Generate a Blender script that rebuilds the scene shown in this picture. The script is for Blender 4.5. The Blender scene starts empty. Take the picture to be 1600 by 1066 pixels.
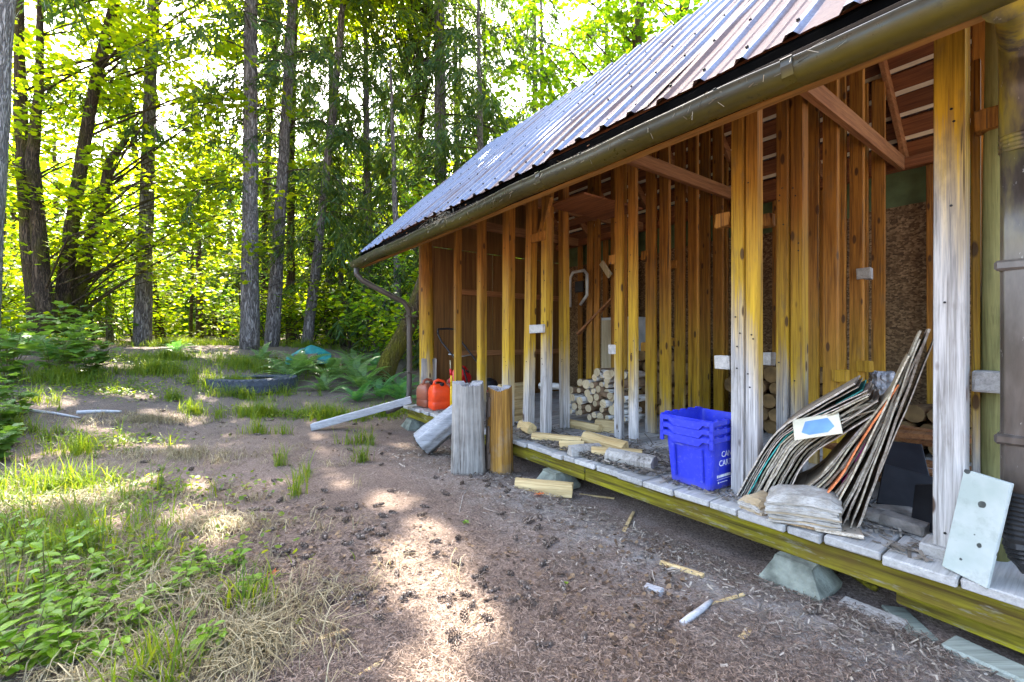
import bpy, bmesh, math, random
import numpy as np
from mathutils import Vector, Matrix

R = math.radians
SC = bpy.context.scene
COL = SC.collection
random.seed(11)
rng = np.random.default_rng(11)

# ------------------------------------------------------------------ camera
FPX, CAMZ = 690.0, 1.30                      # focal length in pixels of a 1600 px wide frame, eye height
cd = bpy.data.cameras.new('camera')
cam = bpy.data.objects.new('camera', cd)
COL.objects.link(cam)
cam.location = (0, 0, CAMZ)
cam.rotation_euler = (R(90), 0, 0)
cd.sensor_width = 36.0
cd.lens = FPX / 1600 * 36.0
cd.shift_y = -5 / 1600.0
cd.clip_start = 0.05
cd.clip_end = 800
SC.camera = cam

# ------------------------------------------------------------------ sky, sun, exposure
SUN_AZ = math.atan2(-0.45, 0.89)             # clockwise from +Y
SUN_EL = R(50)
SUN = Vector((math.sin(SUN_AZ) * math.cos(SUN_EL), math.cos(SUN_AZ) * math.cos(SUN_EL), math.sin(SUN_EL)))
w = bpy.data.worlds.new('World')
SC.world = w
w.use_nodes = True
wn, wl = w.node_tree.nodes, w.node_tree.links
sky = wn.new('ShaderNodeTexSky')
sky.sky_type = 'NISHITA'
sky.sun_disc = False
sky.sun_elevation = SUN_EL
sky.sun_rotation = SUN_AZ
sky.air_density = 1.0
sky.dust_density = 4.0
sky.ozone_density = 1.0
wl.new(sky.outputs[0], wn['Background'].inputs[0])
wn['Background'].inputs[1].default_value = 0.15
sd = bpy.data.lights.new('sun', 'SUN')
sd.energy = 5.0
sd.angle = R(0.53)
sd.color = (1.0, 0.93, 0.82)
so = bpy.data.objects.new('sun', sd)
COL.objects.link(so)
so.rotation_euler = (-SUN).to_track_quat('-Z', 'Y').to_euler()
so.location = SUN * 60
vs = SC.view_settings
vs.view_transform = 'Standard'
vs.look = 'None'
vs.exposure = 3.2
vs.gamma = 1.0
vs.use_curve_mapping = False
SC.render.engine = 'CYCLES'
cy = SC.cycles
cy.max_bounces = 8
cy.diffuse_bounces = 5
cy.transmission_bounces = 5
cy.glossy_bounces = 3
cy.transparent_max_bounces = 4
cy.caustics_reflective = False
cy.caustics_refractive = False
cy.use_denoising = True

# ------------------------------------------------------------------ frames of reference
TH = math.atan2(505.0, FPX)                  # the shed runs away 36 degrees left of the view
DX, DY = -math.sin(TH), math.cos(TH)         # s: along the shed's front, away from the camera
NX, NY = math.cos(TH), math.sin(TH)          # t: across it, into the shed
SHED_RZ = math.atan2(-DY, -DX)
S0, T0 = 3.0, 4.3                            # base point of the shed


def W(s, t, z=0.0):
    return Vector((DX * s + NX * t, DY * s + NY * t, z))


def st(x, y):
    return DX * x + DY * y, NX * x + NY * y


def sst(a, b, v):
    k = np.clip((np.asarray(v, float) - a) / (b - a), 0, 1)
    return k * k * (3 - 2 * k)


def gh(x, y):
    """height of the ground"""
    x = np.asarray(x, float)
    y = np.asarray(y, float)
    s, t = DX * x + DY * y, NX * x + NY * y
    z = 0.9 * sst(6.6, 15, s) + 0.5 * sst(15, 40, s)
    z = z + 0.02 * np.sin(1.7 * x + 0.6) * np.sin(1.3 * y + 1.1) + 0.012 * np.sin(4.1 * x + 2) * np.sin(3.7 * y)
    z = z - 0.06 * np.exp(-((t - 2.75) / 0.35) ** 2) * sst(6.6, 5.8, s)
    z = z + 0.16 * sst(-4.2, -7.5, x) * sst(3, 6, y)
    return z


def ground_pt(x, y, dz=0.0):
    return Vector((x, y, float(gh(x, y)) + dz))


# ------------------------------------------------------------------ mesh helpers
class MB:
    def __init__(s):
        s.v, s.f = [], []

    def add(s, vs_, fs_):
        o = len(s.v)
        s.v += [tuple(p) for p in vs_]
        s.f += [tuple(i + o for i in q) for q in fs_]
        return s

    def box(s, lo, hi, c=0.0, jit=0.0):
        lo, hi = Vector(lo), Vector(hi)
        s.obox((lo + hi) / 2, (hi - lo) / 2, None, c, jit)
        return s

    def obox(s, cen, half, mat=None, c=0.0, jit=0.0):
        hx, hy, hz = half
        vs_, fs_ = [], []
        if c <= 0:
            for i in (-1, 1):
                for j in (-1, 1):
                    for k in (-1, 1):
                        vs_.append(Vector((i * hx, j * hy, k * hz)))
            fs_ = [(0, 1, 3, 2), (4, 6, 7, 5), (0, 4, 5, 1), (2, 3, 7, 6), (0, 2, 6, 4), (1, 5, 7, 3)]
        else:
            c = min(c, hx * .8, hy * .8, hz * .8)
            idx = {}
            for i in (-1, 1):
                for j in (-1, 1):
                    for k in (-1, 1):
                        idx[i, j, k, 0] = len(vs_); vs_.append(Vector((i * hx, j * (hy - c), k * (hz - c))))
                        idx[i, j, k, 1] = len(vs_); vs_.append(Vector((i * (hx - c), j * hy, k * (hz - c))))
                        idx[i, j, k, 2] = len(vs_); vs_.append(Vector((i * (hx - c), j * (hy - c), k * hz)))
            for i in (-1, 1):
                fs_.append(tuple(idx[i, j, k, 0] for j, k in ((-1, -1), (1, -1), (1, 1), (-1, 1))))
                fs_.append(tuple(idx[j, i, k, 1] for j, k in ((-1, -1), (1, -1), (1, 1), (-1, 1))))
                fs_.append(tuple(idx[j, k, i, 2] for j, k in ((-1, -1), (1, -1), (1, 1), (-1, 1))))
                for j in (-1, 1):
                    fs_.append((idx[i, j, -1, 0], idx[i, j, 1, 0], idx[i, j, 1, 1], idx[i, j, -1, 1]))
                    fs_.append((idx[i, -1, j, 0], idx[i, 1, j, 0], idx[i, 1, j, 2], idx[i, -1, j, 2]))
                    fs_.append((idx[-1, i, j, 1], idx[1, i, j, 1], idx[1, i, j, 2], idx[-1, i, j, 2]))
                    for k in (-1, 1):
                        fs_.append((idx[i, j, k, 0], idx[i, j, k, 1], idx[i, j, k, 2]))
        if jit:
            vs_ = [p + Vector((random.uniform(-jit, jit), random.uniform(-jit, jit), random.uniform(-jit, jit))) for p in vs_]
        if mat is not None:
            vs_ = [mat @ p for p in vs_]
        cen = Vector(cen)
        s.add([p + cen for p in vs_], fs_)
        return s

    def beam(s, p0, p1, wd, ht, up=(0, 0, 1), c=0.004, jit=0.0, roll=0.0):
        """a squared bar from p0 to p1: wd across, ht along 'up'"""
        p0, p1 = Vector(p0), Vector(p1)
        x = (p1 - p0).normalized()
        y = Vector(up).cross(x).normalized()
        z = x.cross(y)
        m = Matrix((x, y, z)).transposed()
        if roll:
            m = m @ Matrix.Rotation(roll, 3, 'X')
        s.obox((p0 + p1) / 2, ((p1 - p0).length / 2, wd / 2, ht / 2), m, c, jit)
        return s

    def tube(s, pts, rad, n=8, cap=True, wob=0.0, flat=None):
        pts = [Vector(p) for p in pts]
        if not hasattr(rad, '__len__'):
            rad = [rad] * len(pts)
        vs_, fs_ = [], []
        t0 = (pts[1] - pts[0]).normalized()
        a = Vector((0, 0, 1)) if abs(t0.z) < .9 else Vector((1, 0, 0))
        u = a.cross(t0).normalized()
        ph = [random.uniform(1 - wob, 1 + wob) for _ in range(n)]
        for i, p in enumerate(pts):
            tg = (pts[min(i + 1, len(pts) - 1)] - pts[max(i - 1, 0)]).normalized()
            u = (u - tg * u.dot(tg)).normalized()
            v = tg.cross(u)
            for k in range(n):
                an = 2 * math.pi * k / n
                r = rad[i] * ph[k] * random.uniform(1 - wob * .4, 1 + wob * .4)
                fl = flat if flat else 1.0
                vs_.append(p + (u * math.cos(an) + v * math.sin(an) * fl) * r)
        for i in range(len(pts) - 1):
            for k in range(n):
                fs_.append((i * n + k, i * n + (k + 1) % n, (i + 1) * n + (k + 1) % n, (i + 1) * n + k))
        if cap:
            fs_.append(tuple(range(n))[::-1])
            fs_.append(tuple(range((len(pts) - 1) * n, len(pts) * n)))
        s.add(vs_, fs_)
        return s

    def sweep(s, prof, pts, frame, closed=True, cap=True):
        """prof (a,b) pairs carried along pts; frame(i) gives the two axes"""
        vs_, fs_ = [], []
        m = len(prof)
        for i, p in enumerate(pts):
            A, B = frame(i)
            for a, b in prof:
                vs_.append(Vector(p) + A * a + B * b)
        for i in range(len(pts) - 1):
            for k in range(m if closed else m - 1):
                fs_.append((i * m + k, i * m + (k + 1) % m, (i + 1) * m + (k + 1) % m, (i + 1) * m + k))
        if closed and cap:
            fs_.append(tuple(range(m))[::-1])
            fs_.append(tuple(range((len(pts) - 1) * m, len(pts) * m)))
        s.add(vs_, fs_)
        return s

    def mesh(s, name, mat_, xf=None, recalc=True, smooth=False):
        me = bpy.data.meshes.new(name)
        v = s.v if xf is None else [xf(p) for p in s.v]
        me.from_pydata([tuple(p) for p in v], [], s.f)
        if recalc:
            bm = bmesh.new(); bm.from_mesh(me)
            bmesh.ops.recalc_face_normals(bm, faces=bm.faces[:])
            bm.to_mesh(me); bm.free()
        if smooth:
            me.shade_smooth()
        me.materials.append(mat_)
        me.update()
        return me

    def build(s, name, mat_, parent=None, xf=None, recalc=True, smooth=False, loc=None):
        return link(name, s.mesh(name, mat_, xf, recalc, smooth), parent, loc)


def link(name, me, parent=None, loc=None, rot=None, sca=None):
    o = bpy.data.objects.new(name, me)
    COL.objects.link(o)
    if parent is not None:
        o.parent = parent
    if loc is not None:
        o.location = loc
    if rot is not None:
        o.rotation_euler = rot
    if sca is not None:
        o.scale = sca if hasattr(sca, '__len__') else (sca, sca, sca)
    return o


def soup(name, verts, nper, mat_, smooth=False):
    """many separate faces of nper corners each, from an array (k, nper, 3)"""
    verts = np.asarray(verts, np.float32)
    k = verts.shape[0]
    me = bpy.data.meshes.new(name)
    me.vertices.add(k * nper)
    me.vertices.foreach_set('co', verts.reshape(-1))
    me.loops.add(k * nper)
    me.loops.foreach_set('vertex_index', np.arange(k * nper, dtype=np.int32))
    me.polygons.add(k)
    me.polygons.foreach_set('loop_start', np.arange(0, k * nper, nper, dtype=np.int32))
    me.polygons.foreach_set('loop_total', np.full(k, nper, np.int32))
    me.materials.append(mat_)
    me.update(calc_edges=True)
    me.validate()
    return me


def thing(name, label, cat, loc=(0, 0, 0), rz=0.0, group=None):
    o = bpy.data.objects.new(name, None)
    COL.objects.link(o)
    o.location = loc
    o.rotation_euler = (0, 0, rz)
    o.empty_display_size = 0.1
    return tag(o, label, cat, group)


def tag(o, label=None, cat=None, group=None, kind=None):
    if label: o['label'] = label
    if cat: o['category'] = cat
    if group: o['group'] = group
    if kind: o['kind'] = kind
    return o


# ------------------------------------------------------------------ material helpers
class NM:
    def __init__(s, name, rough=0.8, metal=0.0, spec=0.3):
        s.m = bpy.data.materials.new(name)
        s.m.use_nodes = True
        s.t = s.m.node_tree
        s.b = s.t.nodes['Principled BSDF']
        s.out = s.t.nodes['Material Output']
        s.b.inputs['Roughness'].default_value = rough
        s.b.inputs['Metallic'].default_value = metal
        s.b.inputs['Specular IOR Level'].default_value = spec
        s._tc = None

    def n(s, typ, **kw):
        nd = s.t.nodes.new(typ)
        for k, v in kw.items():
            setattr(nd, k, v)
        return nd

    def l(s, a, b):
        s.t.links.new(a, b)

    def tc(s, kind='Object'):
        if s._tc is None:
            s._tc = s.n('ShaderNodeTexCoord')
        return s._tc.outputs[kind]

    def vec(s, scale=(1, 1, 1), rnd=0.0, kind='Object', rot=(0, 0, 0)):
        mp = s.n('ShaderNodeMapping')
        mp.inputs['Scale'].default_value = scale
        mp.inputs['Rotation'].default_value = rot
        s.l(s.tc(kind), mp.inputs['Vector'])
        if rnd:
            oi = s.n('ShaderNodeObjectInfo')
            mu = s.n('ShaderNodeMath', operation='MULTIPLY')
            mu.inputs[1].default_value = rnd
            s.l(oi.outputs['Random'], mu.inputs[0])
            cx = s.n('ShaderNodeCombineXYZ')
            for i in range(3):
                s.l(mu.outputs[0], cx.inputs[i])
            s.l(cx.outputs[0], mp.inputs['Location'])
        return mp.outputs[0]

    def noise(s, vec, scale=1.0, detail=4.0, rough=0.55, dist=0.0):
        nd = s.n('ShaderNodeTexNoise')
        nd.inputs['Scale'].default_value = scale
        nd.inputs['Detail'].default_value = detail
        nd.inputs['Roughness'].default_value = rough
        nd.inputs['Distortion'].default_value = dist
        s.l(vec, nd.inputs['Vector'])
        return nd.outputs['Fac']

    def voro(s, vec, scale=1.0, feature='F1', out='Distance'):
        nd = s.n('ShaderNodeTexVoronoi', feature=feature)
        nd.inputs['Scale'].default_value = scale
        s.l(vec, nd.inputs['Vector'])
        return nd.outputs[out]

    def ramp(s, fac, stops, interp='LINEAR'):
        nd = s.n('ShaderNodeValToRGB')
        cr = nd.color_ramp
        cr.interpolation = interp
        while len(cr.elements) < len(stops):
            cr.elements.new(0.5)
        for e, (p, c) in zip(cr.elements, stops):
            e.position = p
            e.color = (c, c, c, 1) if not hasattr(c, '__len__') else (*c, 1)
        s.l(fac, nd.inputs[0])
        return nd.outputs[0]

    def mix(s, fac, a, b, mode='MIX'):
        nd = s.n('ShaderNodeMix', data_type='RGBA', blend_type=mode)
        for sock, v in ((nd.inputs[0], fac), (nd.inputs[6], a), (nd.inputs[7], b)):
            if hasattr(v, 'links') or isinstance(v, bpy.types.NodeSocket):
                s.l(v, sock)
            elif hasattr(v, '__len__'):
                sock.default_value = (*v, 1)
            else:
                sock.default_value = v
        return nd.outputs[2]

    def math(s, op, a, b=None, clamp=False):
        nd = s.n('ShaderNodeMath', operation=op, use_clamp=clamp)
        for i, v in enumerate((a, b)):
            if v is None:
                continue
            if isinstance(v, bpy.types.NodeSocket):
                s.l(v, nd.inputs[i])
            else:
                nd.inputs[i].default_value = v
        return nd.outputs[0]

    def mrange(s, v, a, b, c=0.0, d=1.0):
        nd = s.n('ShaderNodeMapRange')
        s.l(v, nd.inputs[0])
        for i, x in enumerate((a, b, c, d)):
            if isinstance(x, bpy.types.NodeSocket):
                s.l(x, nd.inputs[i + 1])
            else:
                nd.inputs[i + 1].default_value = x
        return nd.outputs[0]

    def orand(s):
        return s.n('ShaderNodeObjectInfo').outputs['Random']

    def ocol(s):
        return s.n('ShaderNodeObjectInfo').outputs['Color']

    def island(s):
        return s.n('ShaderNodeNewGeometry').outputs['Random Per Island']

    def sep(s, v):
        nd = s.n('ShaderNodeSeparateXYZ')
        s.l(v, nd.inputs[0])
        return nd.outputs

    def bump(s, h, strength=0.4, dist=0.01):
        nd = s.n('ShaderNodeBump')
        nd.inputs['Strength'].default_value = strength
        nd.inputs['Distance'].default_value = dist
        s.l(h, nd.inputs['Height'])
        s.l(nd.outputs[0], s.b.inputs['Normal'])
        return nd.outputs[0]

    def base(s, c):
        if isinstance(c, bpy.types.NodeSocket):
            s.l(c, s.b.inputs['Base Color'])
        else:
            s.b.inputs['Base Color'].default_value = (*c, 1)
        return s


def simple(name, c, rough=.6, metal=0.0, var=0.25, scale=6.0, bump=0.0, spec=.3):
    q = NM(name, rough, metal, spec)
    f = q.noise(q.vec((1, 1, 1), 7.0), scale, 5)
    q.base(q.mix(q.mrange(f, .3, .7), [x * (1 - var) for x in c], [min(1, x * (1 + var)) for x in c]))
    if bump:
        q.bump(q.noise(q.vec((1, 1, 1), 7.0), scale * 6, 4), bump, .01)
    return q.m


def wood(name, axis, dark, light, rough=.75, grey=None, bump=.35, fine=1.0, var=.18):
    """sawn timber with the grain along one object axis; grey is a weathered tone laid on in patches"""
    q = NM(name, rough)
    sc = [38.0 * fine] * 3
    sc[axis] = 1.6 * fine
    g = q.noise(q.vec(sc, 9.0), 1.0, 5, .6, .3)
    sc2 = [9.0] * 3
    sc2[axis] = .5
    g2 = q.noise(q.vec(sc2, 9.0), 1.0, 3, .5, .6)
    sc3 = [130.0 * fine] * 3
    sc3[axis] = 4.5 * fine
    g3 = q.noise(q.vec(sc3, 9.0), 1.0, 3, .6, .2)
    g = q.math('ADD', q.math('MULTIPLY', g, .55), q.math('MULTIPLY', g3, .45))
    c = q.mix(q.mrange(g, .36, .64), dark, light)
    c = q.mix(q.mrange(g3, .60, .70, 0, .55), c, [x * .4 for x in dark])
    c = q.mix(q.mrange(g2, .55, .8, 0, .5), c, [x * .55 for x in dark])
    if grey:
        p = q.noise(q.vec((1.4, 1.4, 1.4), 5.0), 1.0, 5, .65)
        c = q.mix(q.mrange(p, .38, .62), c, q.mix(q.mrange(g, .3, .7), [x * .6 for x in grey], grey))
    c = q.mix(1.0, c, q.mrange(q.orand(), 0, 1, 1 - var, 1 + var), 'MULTIPLY')
    q.base(c)
    q.bump(g, bump, .004)
    return q.m


def leafmat(name, a, b, c=None, trans=.5, tr=None, rough=.45):
    """leaves: a diffuse face that also lets light through; colour varies from leaf to leaf"""
    q = NM(name, rough, 0, .35)
    i = q.island()
    stops = [(0, a), (.6, b), (1, c or b)]
    col = q.ramp(i, stops)
    col = q.mix(1.0, col, q.mrange(q.orand(), 0, 1, .8, 1.2), 'MULTIPLY')
    q.base(col)
    tl = q.n('ShaderNodeBsdfTranslucent')
    tr = tr or (1.5, 1.35, .45)
    q.l(q.mix(1.0, col, tr, 'MULTIPLY'), tl.inputs['Color'])
    mx = q.n('ShaderNodeMixShader')
    mx.inputs[0].default_value = trans
    q.l(q.b.outputs[0], mx.inputs[1])
    q.l(tl.outputs[0], mx.inputs[2])
    q.l(mx.outputs[0], q.out.inputs['Surface'])
    return q.m

# ------------------------------------------------------------------ materials of the place
def ground_material():
    q = NM('forest_floor', .95, 0, .1)
    o = q.vec((1, 1, 1))
    x, y, z = q.sep(o)
    big = q.noise(o, 1.1, 5, .6)
    mid = q.noise(o, 7.0, 5, .65)
    fine = q.noise(q.vec((1, 1, 1), 0, 'Object', (0, 0, .6)), 70.0, 4, .7)
    litter = q.ramp(fine, [(.28, (.062, .044, .034)), (.5, (.188, .138, .109)), (.72, (.37, .282, .226))])
    dust = q.ramp(fine, [(.3, (.17, .15, .13)), (.7, (.40, .365, .33))])
    soil = q.ramp(fine, [(.3, (.03, .022, .017)), (.7, (.12, .085, .065))])
    c = q.mix(q.mrange(big, .48, .66, 0, .55), litter, soil)
    # trodden grey dust along the front of the deck
    t_ = q.math('ADD', q.math('MULTIPLY', x, NX), q.math('MULTIPLY', y, NY))
    s_ = q.math('ADD', q.math('MULTIPLY', x, DX), q.math('MULTIPLY', y, DY))
    near = q.math('SUBTRACT', 1.0, q.math('ABSOLUTE', q.math('MULTIPLY', q.math('SUBTRACT', t_, 2.25), 1.5)), True)
    near = q.math('MULTIPLY', near, q.mrange(s_, 5.0, 3.0))
    near = q.math('MULTIPLY', near, q.mrange(mid, .35, .6))
    c = q.mix(near, c, dust)
    # pale trodden track
    c = q.mix(q.math('MULTIPLY', q.mrange(s_, 6, 9), .65), c, q.ramp(fine, [(.3, (.05, .04, .034)), (.7, (.17, .14, .12))]))
    q.base(c)
    h = q.math('ADD', q.math('MULTIPLY', fine, .6), mid)
    q.bump(h, .9, .02)
    return q.m


M = {}
M['ground'] = ground_material()


def post_material():
    q = NM('post_timber', .7, 0, .3)
    g = q.noise(q.vec((36, 36, 1.3), 9.0), 1.0, 5, .62, .35)
    g3 = q.noise(q.vec((120, 120, 3.5), 9.0), 1.0, 4, .65, .25)
    g = q.math('ADD', q.math('MULTIPLY', g, .5), q.math('MULTIPLY', g3, .5))
    ck = q.noise(q.vec((70, 70, 1.1), 9.0), 1.0, 2, .5, .5)
    g2 = q.noise(q.vec((7, 7, .45), 9.0), 1.0, 3, .5, .8)
    kn = q.voro(q.vec((9, 9, 3.2), 9.0), 1.0)
    z = q.sep(q.tc())[2]
    wob = q.math('ADD', q.math('MULTIPLY', q.math('SUBTRACT', g2, .5), 1.3), q.math('MULTIPLY', q.math('SUBTRACT', g, .5), 1.1))
    h = q.math('ADD', z, wob)
    top = q.math('MULTIPLY', q.sep(q.ocol())[0], 4.0)      # how high rain has greyed this post, skylight's paling painted in
    d = q.math('SUBTRACT', h, top)
    grey = q.mix(q.mrange(g, .38, .60), (.20, .185, .17), (.62, .59, .555))
    amber = q.mix(q.mrange(g, .38, .60), (.25, .135, .010), (.60, .385, .022))
    red = q.mix(q.mrange(g, .38, .60), (.13, .048, .008), (.40, .175, .026))
    c = q.mix(q.mrange(d, -.28, .28), grey, amber)
    c = q.mix(q.mrange(d, .25, 1.5), c, red)
    c = q.mix(q.mrange(g2, .56, .78, 0, .45), c, (.09, .05, .02))
    c = q.mix(q.mrange(ck, .66, .70, 0, .8), c, (.05, .032, .018))
    c = q.mix(q.mrange(kn, .10, .15, .9, 0.0), c, (.06, .026, .010))
    st2 = q.noise(q.vec((9, 9, 3), 9.0), 1.0, 5, .7)
    c = q.mix(q.mrange(st2, .56, .72, 0, .45), c, (.13, .10, .06))
    c = q.mix(1.0, c, q.mrange(q.orand(), 0, 1, .85, 1.12), 'MULTIPLY')
    q.base(c)
    q.bump(g, .35, .004)
    return q.m


M['post'] = post_material()
GREY = (.52, .50, .48)
M['deck'] = wood('deck_timber', 1, (.22, .21, .19), (.52, .50, .46), .85, (.50, .47, .43), .5)
M['rim'] = None


def moss_beam():
    q = NM('mossy_beam', .85)
    g = q.noise(q.vec((1.5, 40, 40), 9.0), 1.0, 5, .6, .2)
    p = q.noise(q.vec((2, 2, 2), 9.0), 1.0, 5, .6)
    c = q.mix(q.mrange(g, .35, .65), (.055, .042, .004), (.27, .235, .010))
    c = q.mix(q.mrange(p, .48, .7, 0, .8), c, (.10, .055, .012))
    wr = q.noise(q.vec((5, 22, 22), 3.0), 1.0, 4, .7)
    c = q.mix(q.mrange(wr, .58, .70, 0, .75), c, (.25, .235, .19))
    q.base(c)
    q.bump(g, .8, .006)
    return q.m


M['rim'] = moss_beam()
M['rafter'] = wood('rafter_timber', 1, (.15, .055, .02), (.36, .17, .065), .75)
M['sheathing'] = wood('sheathing_timber', 0, (.11, .035, .014), (.30, .115, .04), .75)
M['sheathing_pale'] = wood('lit_strip_timber', 0, (.60, .50, .34), (.80, .72, .54), .75)  # very pale, so the gaps between planks look lit
M['plywood'] = wood('plywood', 2, (.095, .04, .010), (.26, .125, .032), .6, None, .15, .35)
M['cream_board'] = wood('cream_board', 2, (.40, .33, .19), (.68, .60, .42), .7)
M['white_board'] = wood('white_washed_board', 2, (.40, .40, .38), (.70, .70, .68), .75)
M['fascia'] = wood('fascia_timber', 0, (.12, .05, .008), (.30, .145, .03), .7)
M['pale_wood'] = wood('pale_split_wood', 0, (.38, .24, .09), (.72, .55, .28), .8, None, .6)
M['grey_wood_x'] = wood('grey_wood', 0, (.22, .215, .22), (.55, .55, .56), .85, (.45, .43, .42), .7)
M['stump_side'] = wood('weathered_stump', 2, (.055, .043, .033), (.46, .42, .37), .9, (.50, .46, .40), 1.0, .6)
M['stump_orange'] = wood('orange_stump', 2, (.13, .055, .014), (.56, .29, .055), .85, (.40, .34, .27), 1.0, .5)
M['lichen_plank'] = wood('lichen_plank', 0, (.12, .13, .10), (.32, .36, .29), .9, (.34, .36, .31), .8)


def osb():
    q = NM('strand_board', .75)
    v = q.n('ShaderNodeTexVoronoi', feature='F1')
    v.inputs['Scale'].default_value = 1.0
    v.inputs['Randomness'].default_value = 1.0
    nz = q.n('ShaderNodeTexNoise'); nz.inputs['Scale'].default_value = 5.0
    q.l(q.tc(), nz.inputs['Vector'])
    ad = q.mix(.12, q.vec((48, 48, 70)), nz.outputs['Color'], 'LINEAR_LIGHT')
    q.l(ad, v.inputs['Vector'])
    rg = q.sep(v.outputs['Color'])
    big = q.noise(q.vec((1, 1, 1)), 1.3, 4)
    c = q.ramp(rg[0], [(0, (.075, .045, .022)), (.5, (.17, .105, .05)), (1, (.34, .23, .12))])
    c = q.mix(q.mrange(big, .45, .65, 0, .6), c, (.08, .05, .025))
    q.base(c)
    return q.m


M['osb'] = osb()


def roof_metal():
    q = NM('rusty_roof_metal', .42, .85, .5)
    st_ = q.noise(q.vec((16, .55, .55), 11.0), 1.0, 5, .62, .2)
    lo = q.noise(q.vec((1.3, .8, .8), 4.0), 1.0, 4, .6)
    fn = q.noise(q.vec((3, 3, 3)), 18.0, 4, .7)
    zinc = q.mix(q.mrange(fn, .3, .7), (.105, .125, .175), (.20, .235, .30))
    rust = q.mix(q.mrange(fn, .3, .7), (.065, .035, .027), (.150, .085, .068))
    f = q.math('ADD', q.math('MULTIPLY', st_, .75), q.math('MULTIPLY', lo, .45))
    f = q.math('ADD', f, q.math('MULTIPLY', q.sep(q.ocol())[0], .22))
    xx = q.math('MULTIPLY', q.math('ADD', q.sep(q.tc())[0], 20.0 * .215 - 3.8925), 1 / .215)
    rib = q.math('ABSOLUTE', q.math('SUBTRACT', q.math('FRACT', q.math('ADD', xx, .5)), .5))
    f = q.math('ADD', f, q.mrange(rib, .09, .20, -.10, .07))
    k = q.mrange(f, .60, .76)
    q.base(q.mix(k, zinc, rust))
    q.l(q.mrange(k, 0, 1, .75, .1), q.b.inputs['Metallic'])
    q.l(q.mrange(k, 0, 1, .45, .65), q.b.inputs['Roughness'])
    q.bump(q.noise(q.vec((2, 2, 2)), 3.0, 3), .25, .02)
    return q.m


M['roof'] = roof_metal()
M['zinc_under'] = simple('dull_zinc', (.55, .56, .56), .6, .2, .2, 5)


def gutter_metal():
    q = NM('mossy_gutter_metal', .32, .35, .5)
    a = q.noise(q.vec((.9, 5, 5)), 1.0, 5, .6)
    b = q.noise(q.vec((14, 14, 14)), 1.0, 5, .7)
    z = q.sep(q.tc())[2]
    c = q.mix(q.mrange(a, .38, .62), (.018, .016, .007), (.050, .047, .032))
    c = q.mix(q.mrange(z, 2.385, 2.345, 0, .85), c, (.105, .085, .005))
    c = q.mix(q.mrange(b, .60, .72, 0, .8), c, (.025, .022, .01))
    q.base(c)
    q.l(q.mrange(b, .3, .7, .22, .55), q.b.inputs['Roughness'])
    q.bump(b, .15, .004)
    return q.m


M['gutter'] = gutter_metal()


def pipe_plastic():
    q = NM('brown_pipe_plastic', .28, 0, .5)
    a = q.noise(q.vec((9, 9, 2.2)), 1.0, 5, .6)
    b = q.noise(q.vec((60, 60, 25)), 1.0, 3, .6)
    z = q.sep(q.tc())[2]
    c = q.mix(q.mrange(a, .35, .65), (.045, .035, .028), (.135, .115, .10))
    up = q.math('MULTIPLY', q.mrange(z, 1.6, 2.3), q.mrange(a, .42, .6))
    c = q.mix(up, c, (.33, .27, .02))
    c = q.mix(q.mrange(b, .68, .74, 0, .7), c, (.45, .43, .40))
    q.base(c)
    return q.m


M['pipe'] = pipe_plastic()
M['black_pipe'] = simple('black_drain_plastic', (.035, .034, .033), .4, 0, .4, 10)
M['concrete'] = simple('mossy_concrete', (.185, .195, .155), .95, 0, .55, 9, .9)
M['screw'] = simple('dark_screw', (.03, .028, .028), .5, .5)
M['tar'] = simple('black_underlay', (.0012, .0011, .001), .95, 0, .4, 6, 0, .02)  # near black: the gap's shadow is in the colour with the underlay's own
M['shaded_fascia'] = wood('shaded_fascia', 0, (.010, .007, .004), (.035, .022, .012), .9)  # upper fascia darkened, the shade above the gutter put into its colour

# ------------------------------------------------------------------ the ground: one sheet to the horizon
def build_ground():
    nr, na = 210, 260
    rr = np.concatenate([[0.0], np.geomspace(0.35, 260, nr)])
    an = np.linspace(0, 2 * np.pi, na, endpoint=False)
    vs_, fs_ = [], []
    X = np.outer(rr, np.cos(an)); Y = np.outer(rr, np.sin(an))
    Z = gh(X, Y)
    k = np.clip(1 - rr / 25, 0, 1)[:, None]
    Z = Z + k * .008 * (np.sin(9 * X + 3 * Y) * np.sin(8 * Y - 2 * X) + np.sin(17 * X) * np.sin(19 * Y + 1))
    for i in range(1, len(rr)):
        for j in range(na):
            vs_.append((X[i, j], Y[i, j], Z[i, j]))
    vs_.append((0, 0, float(gh(0, 0))))
    c = len(vs_) - 1
    for j in range(na):
        fs_.append((c, j, (j + 1) % na))
    for i in range(nr - 1):
        for j in range(na):
            fs_.append((i * na + j, (i + 1) * na + j, (i + 1) * na + (j + 1) % na, i * na + (j + 1) % na))
    m = MB(); m.v, m.f = vs_, fs_
    o = m.build('ground', M['ground'], smooth=True, recalc=False)
    tag(o, 'brown forest floor of needles and trodden dust in front of the shed', None, None, 'structure')


build_ground()

# ------------------------------------------------------------------ the woodshed
ZD = 0.28                                    # top of the deck
SEND = 6.42                                  # far end of the deck
TB = 5.80                                    # back wall
TE, ZE, TR, ZR = 2.12, 2.62, 4.39, 4.80      # roof: eave and ridge
SR0, SR1 = -1.0, 6.74
shed = thing('woodshed', 'open fronted timber woodshed with rusty metal roof on a plank deck', 'shed',
             W(S0, T0, 0), SHED_RZ)


def LX(p):
    return (S0 - p[0], p[1] - T0, p[2])


def part(mb, name, m, parent=shed, smooth=False, recalc=True, col=None):
    o = mb.build(name, m, parent, LX, recalc, smooth)
    if col is not None:
        o.color = (col, col, col, 1)
    return o


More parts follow.
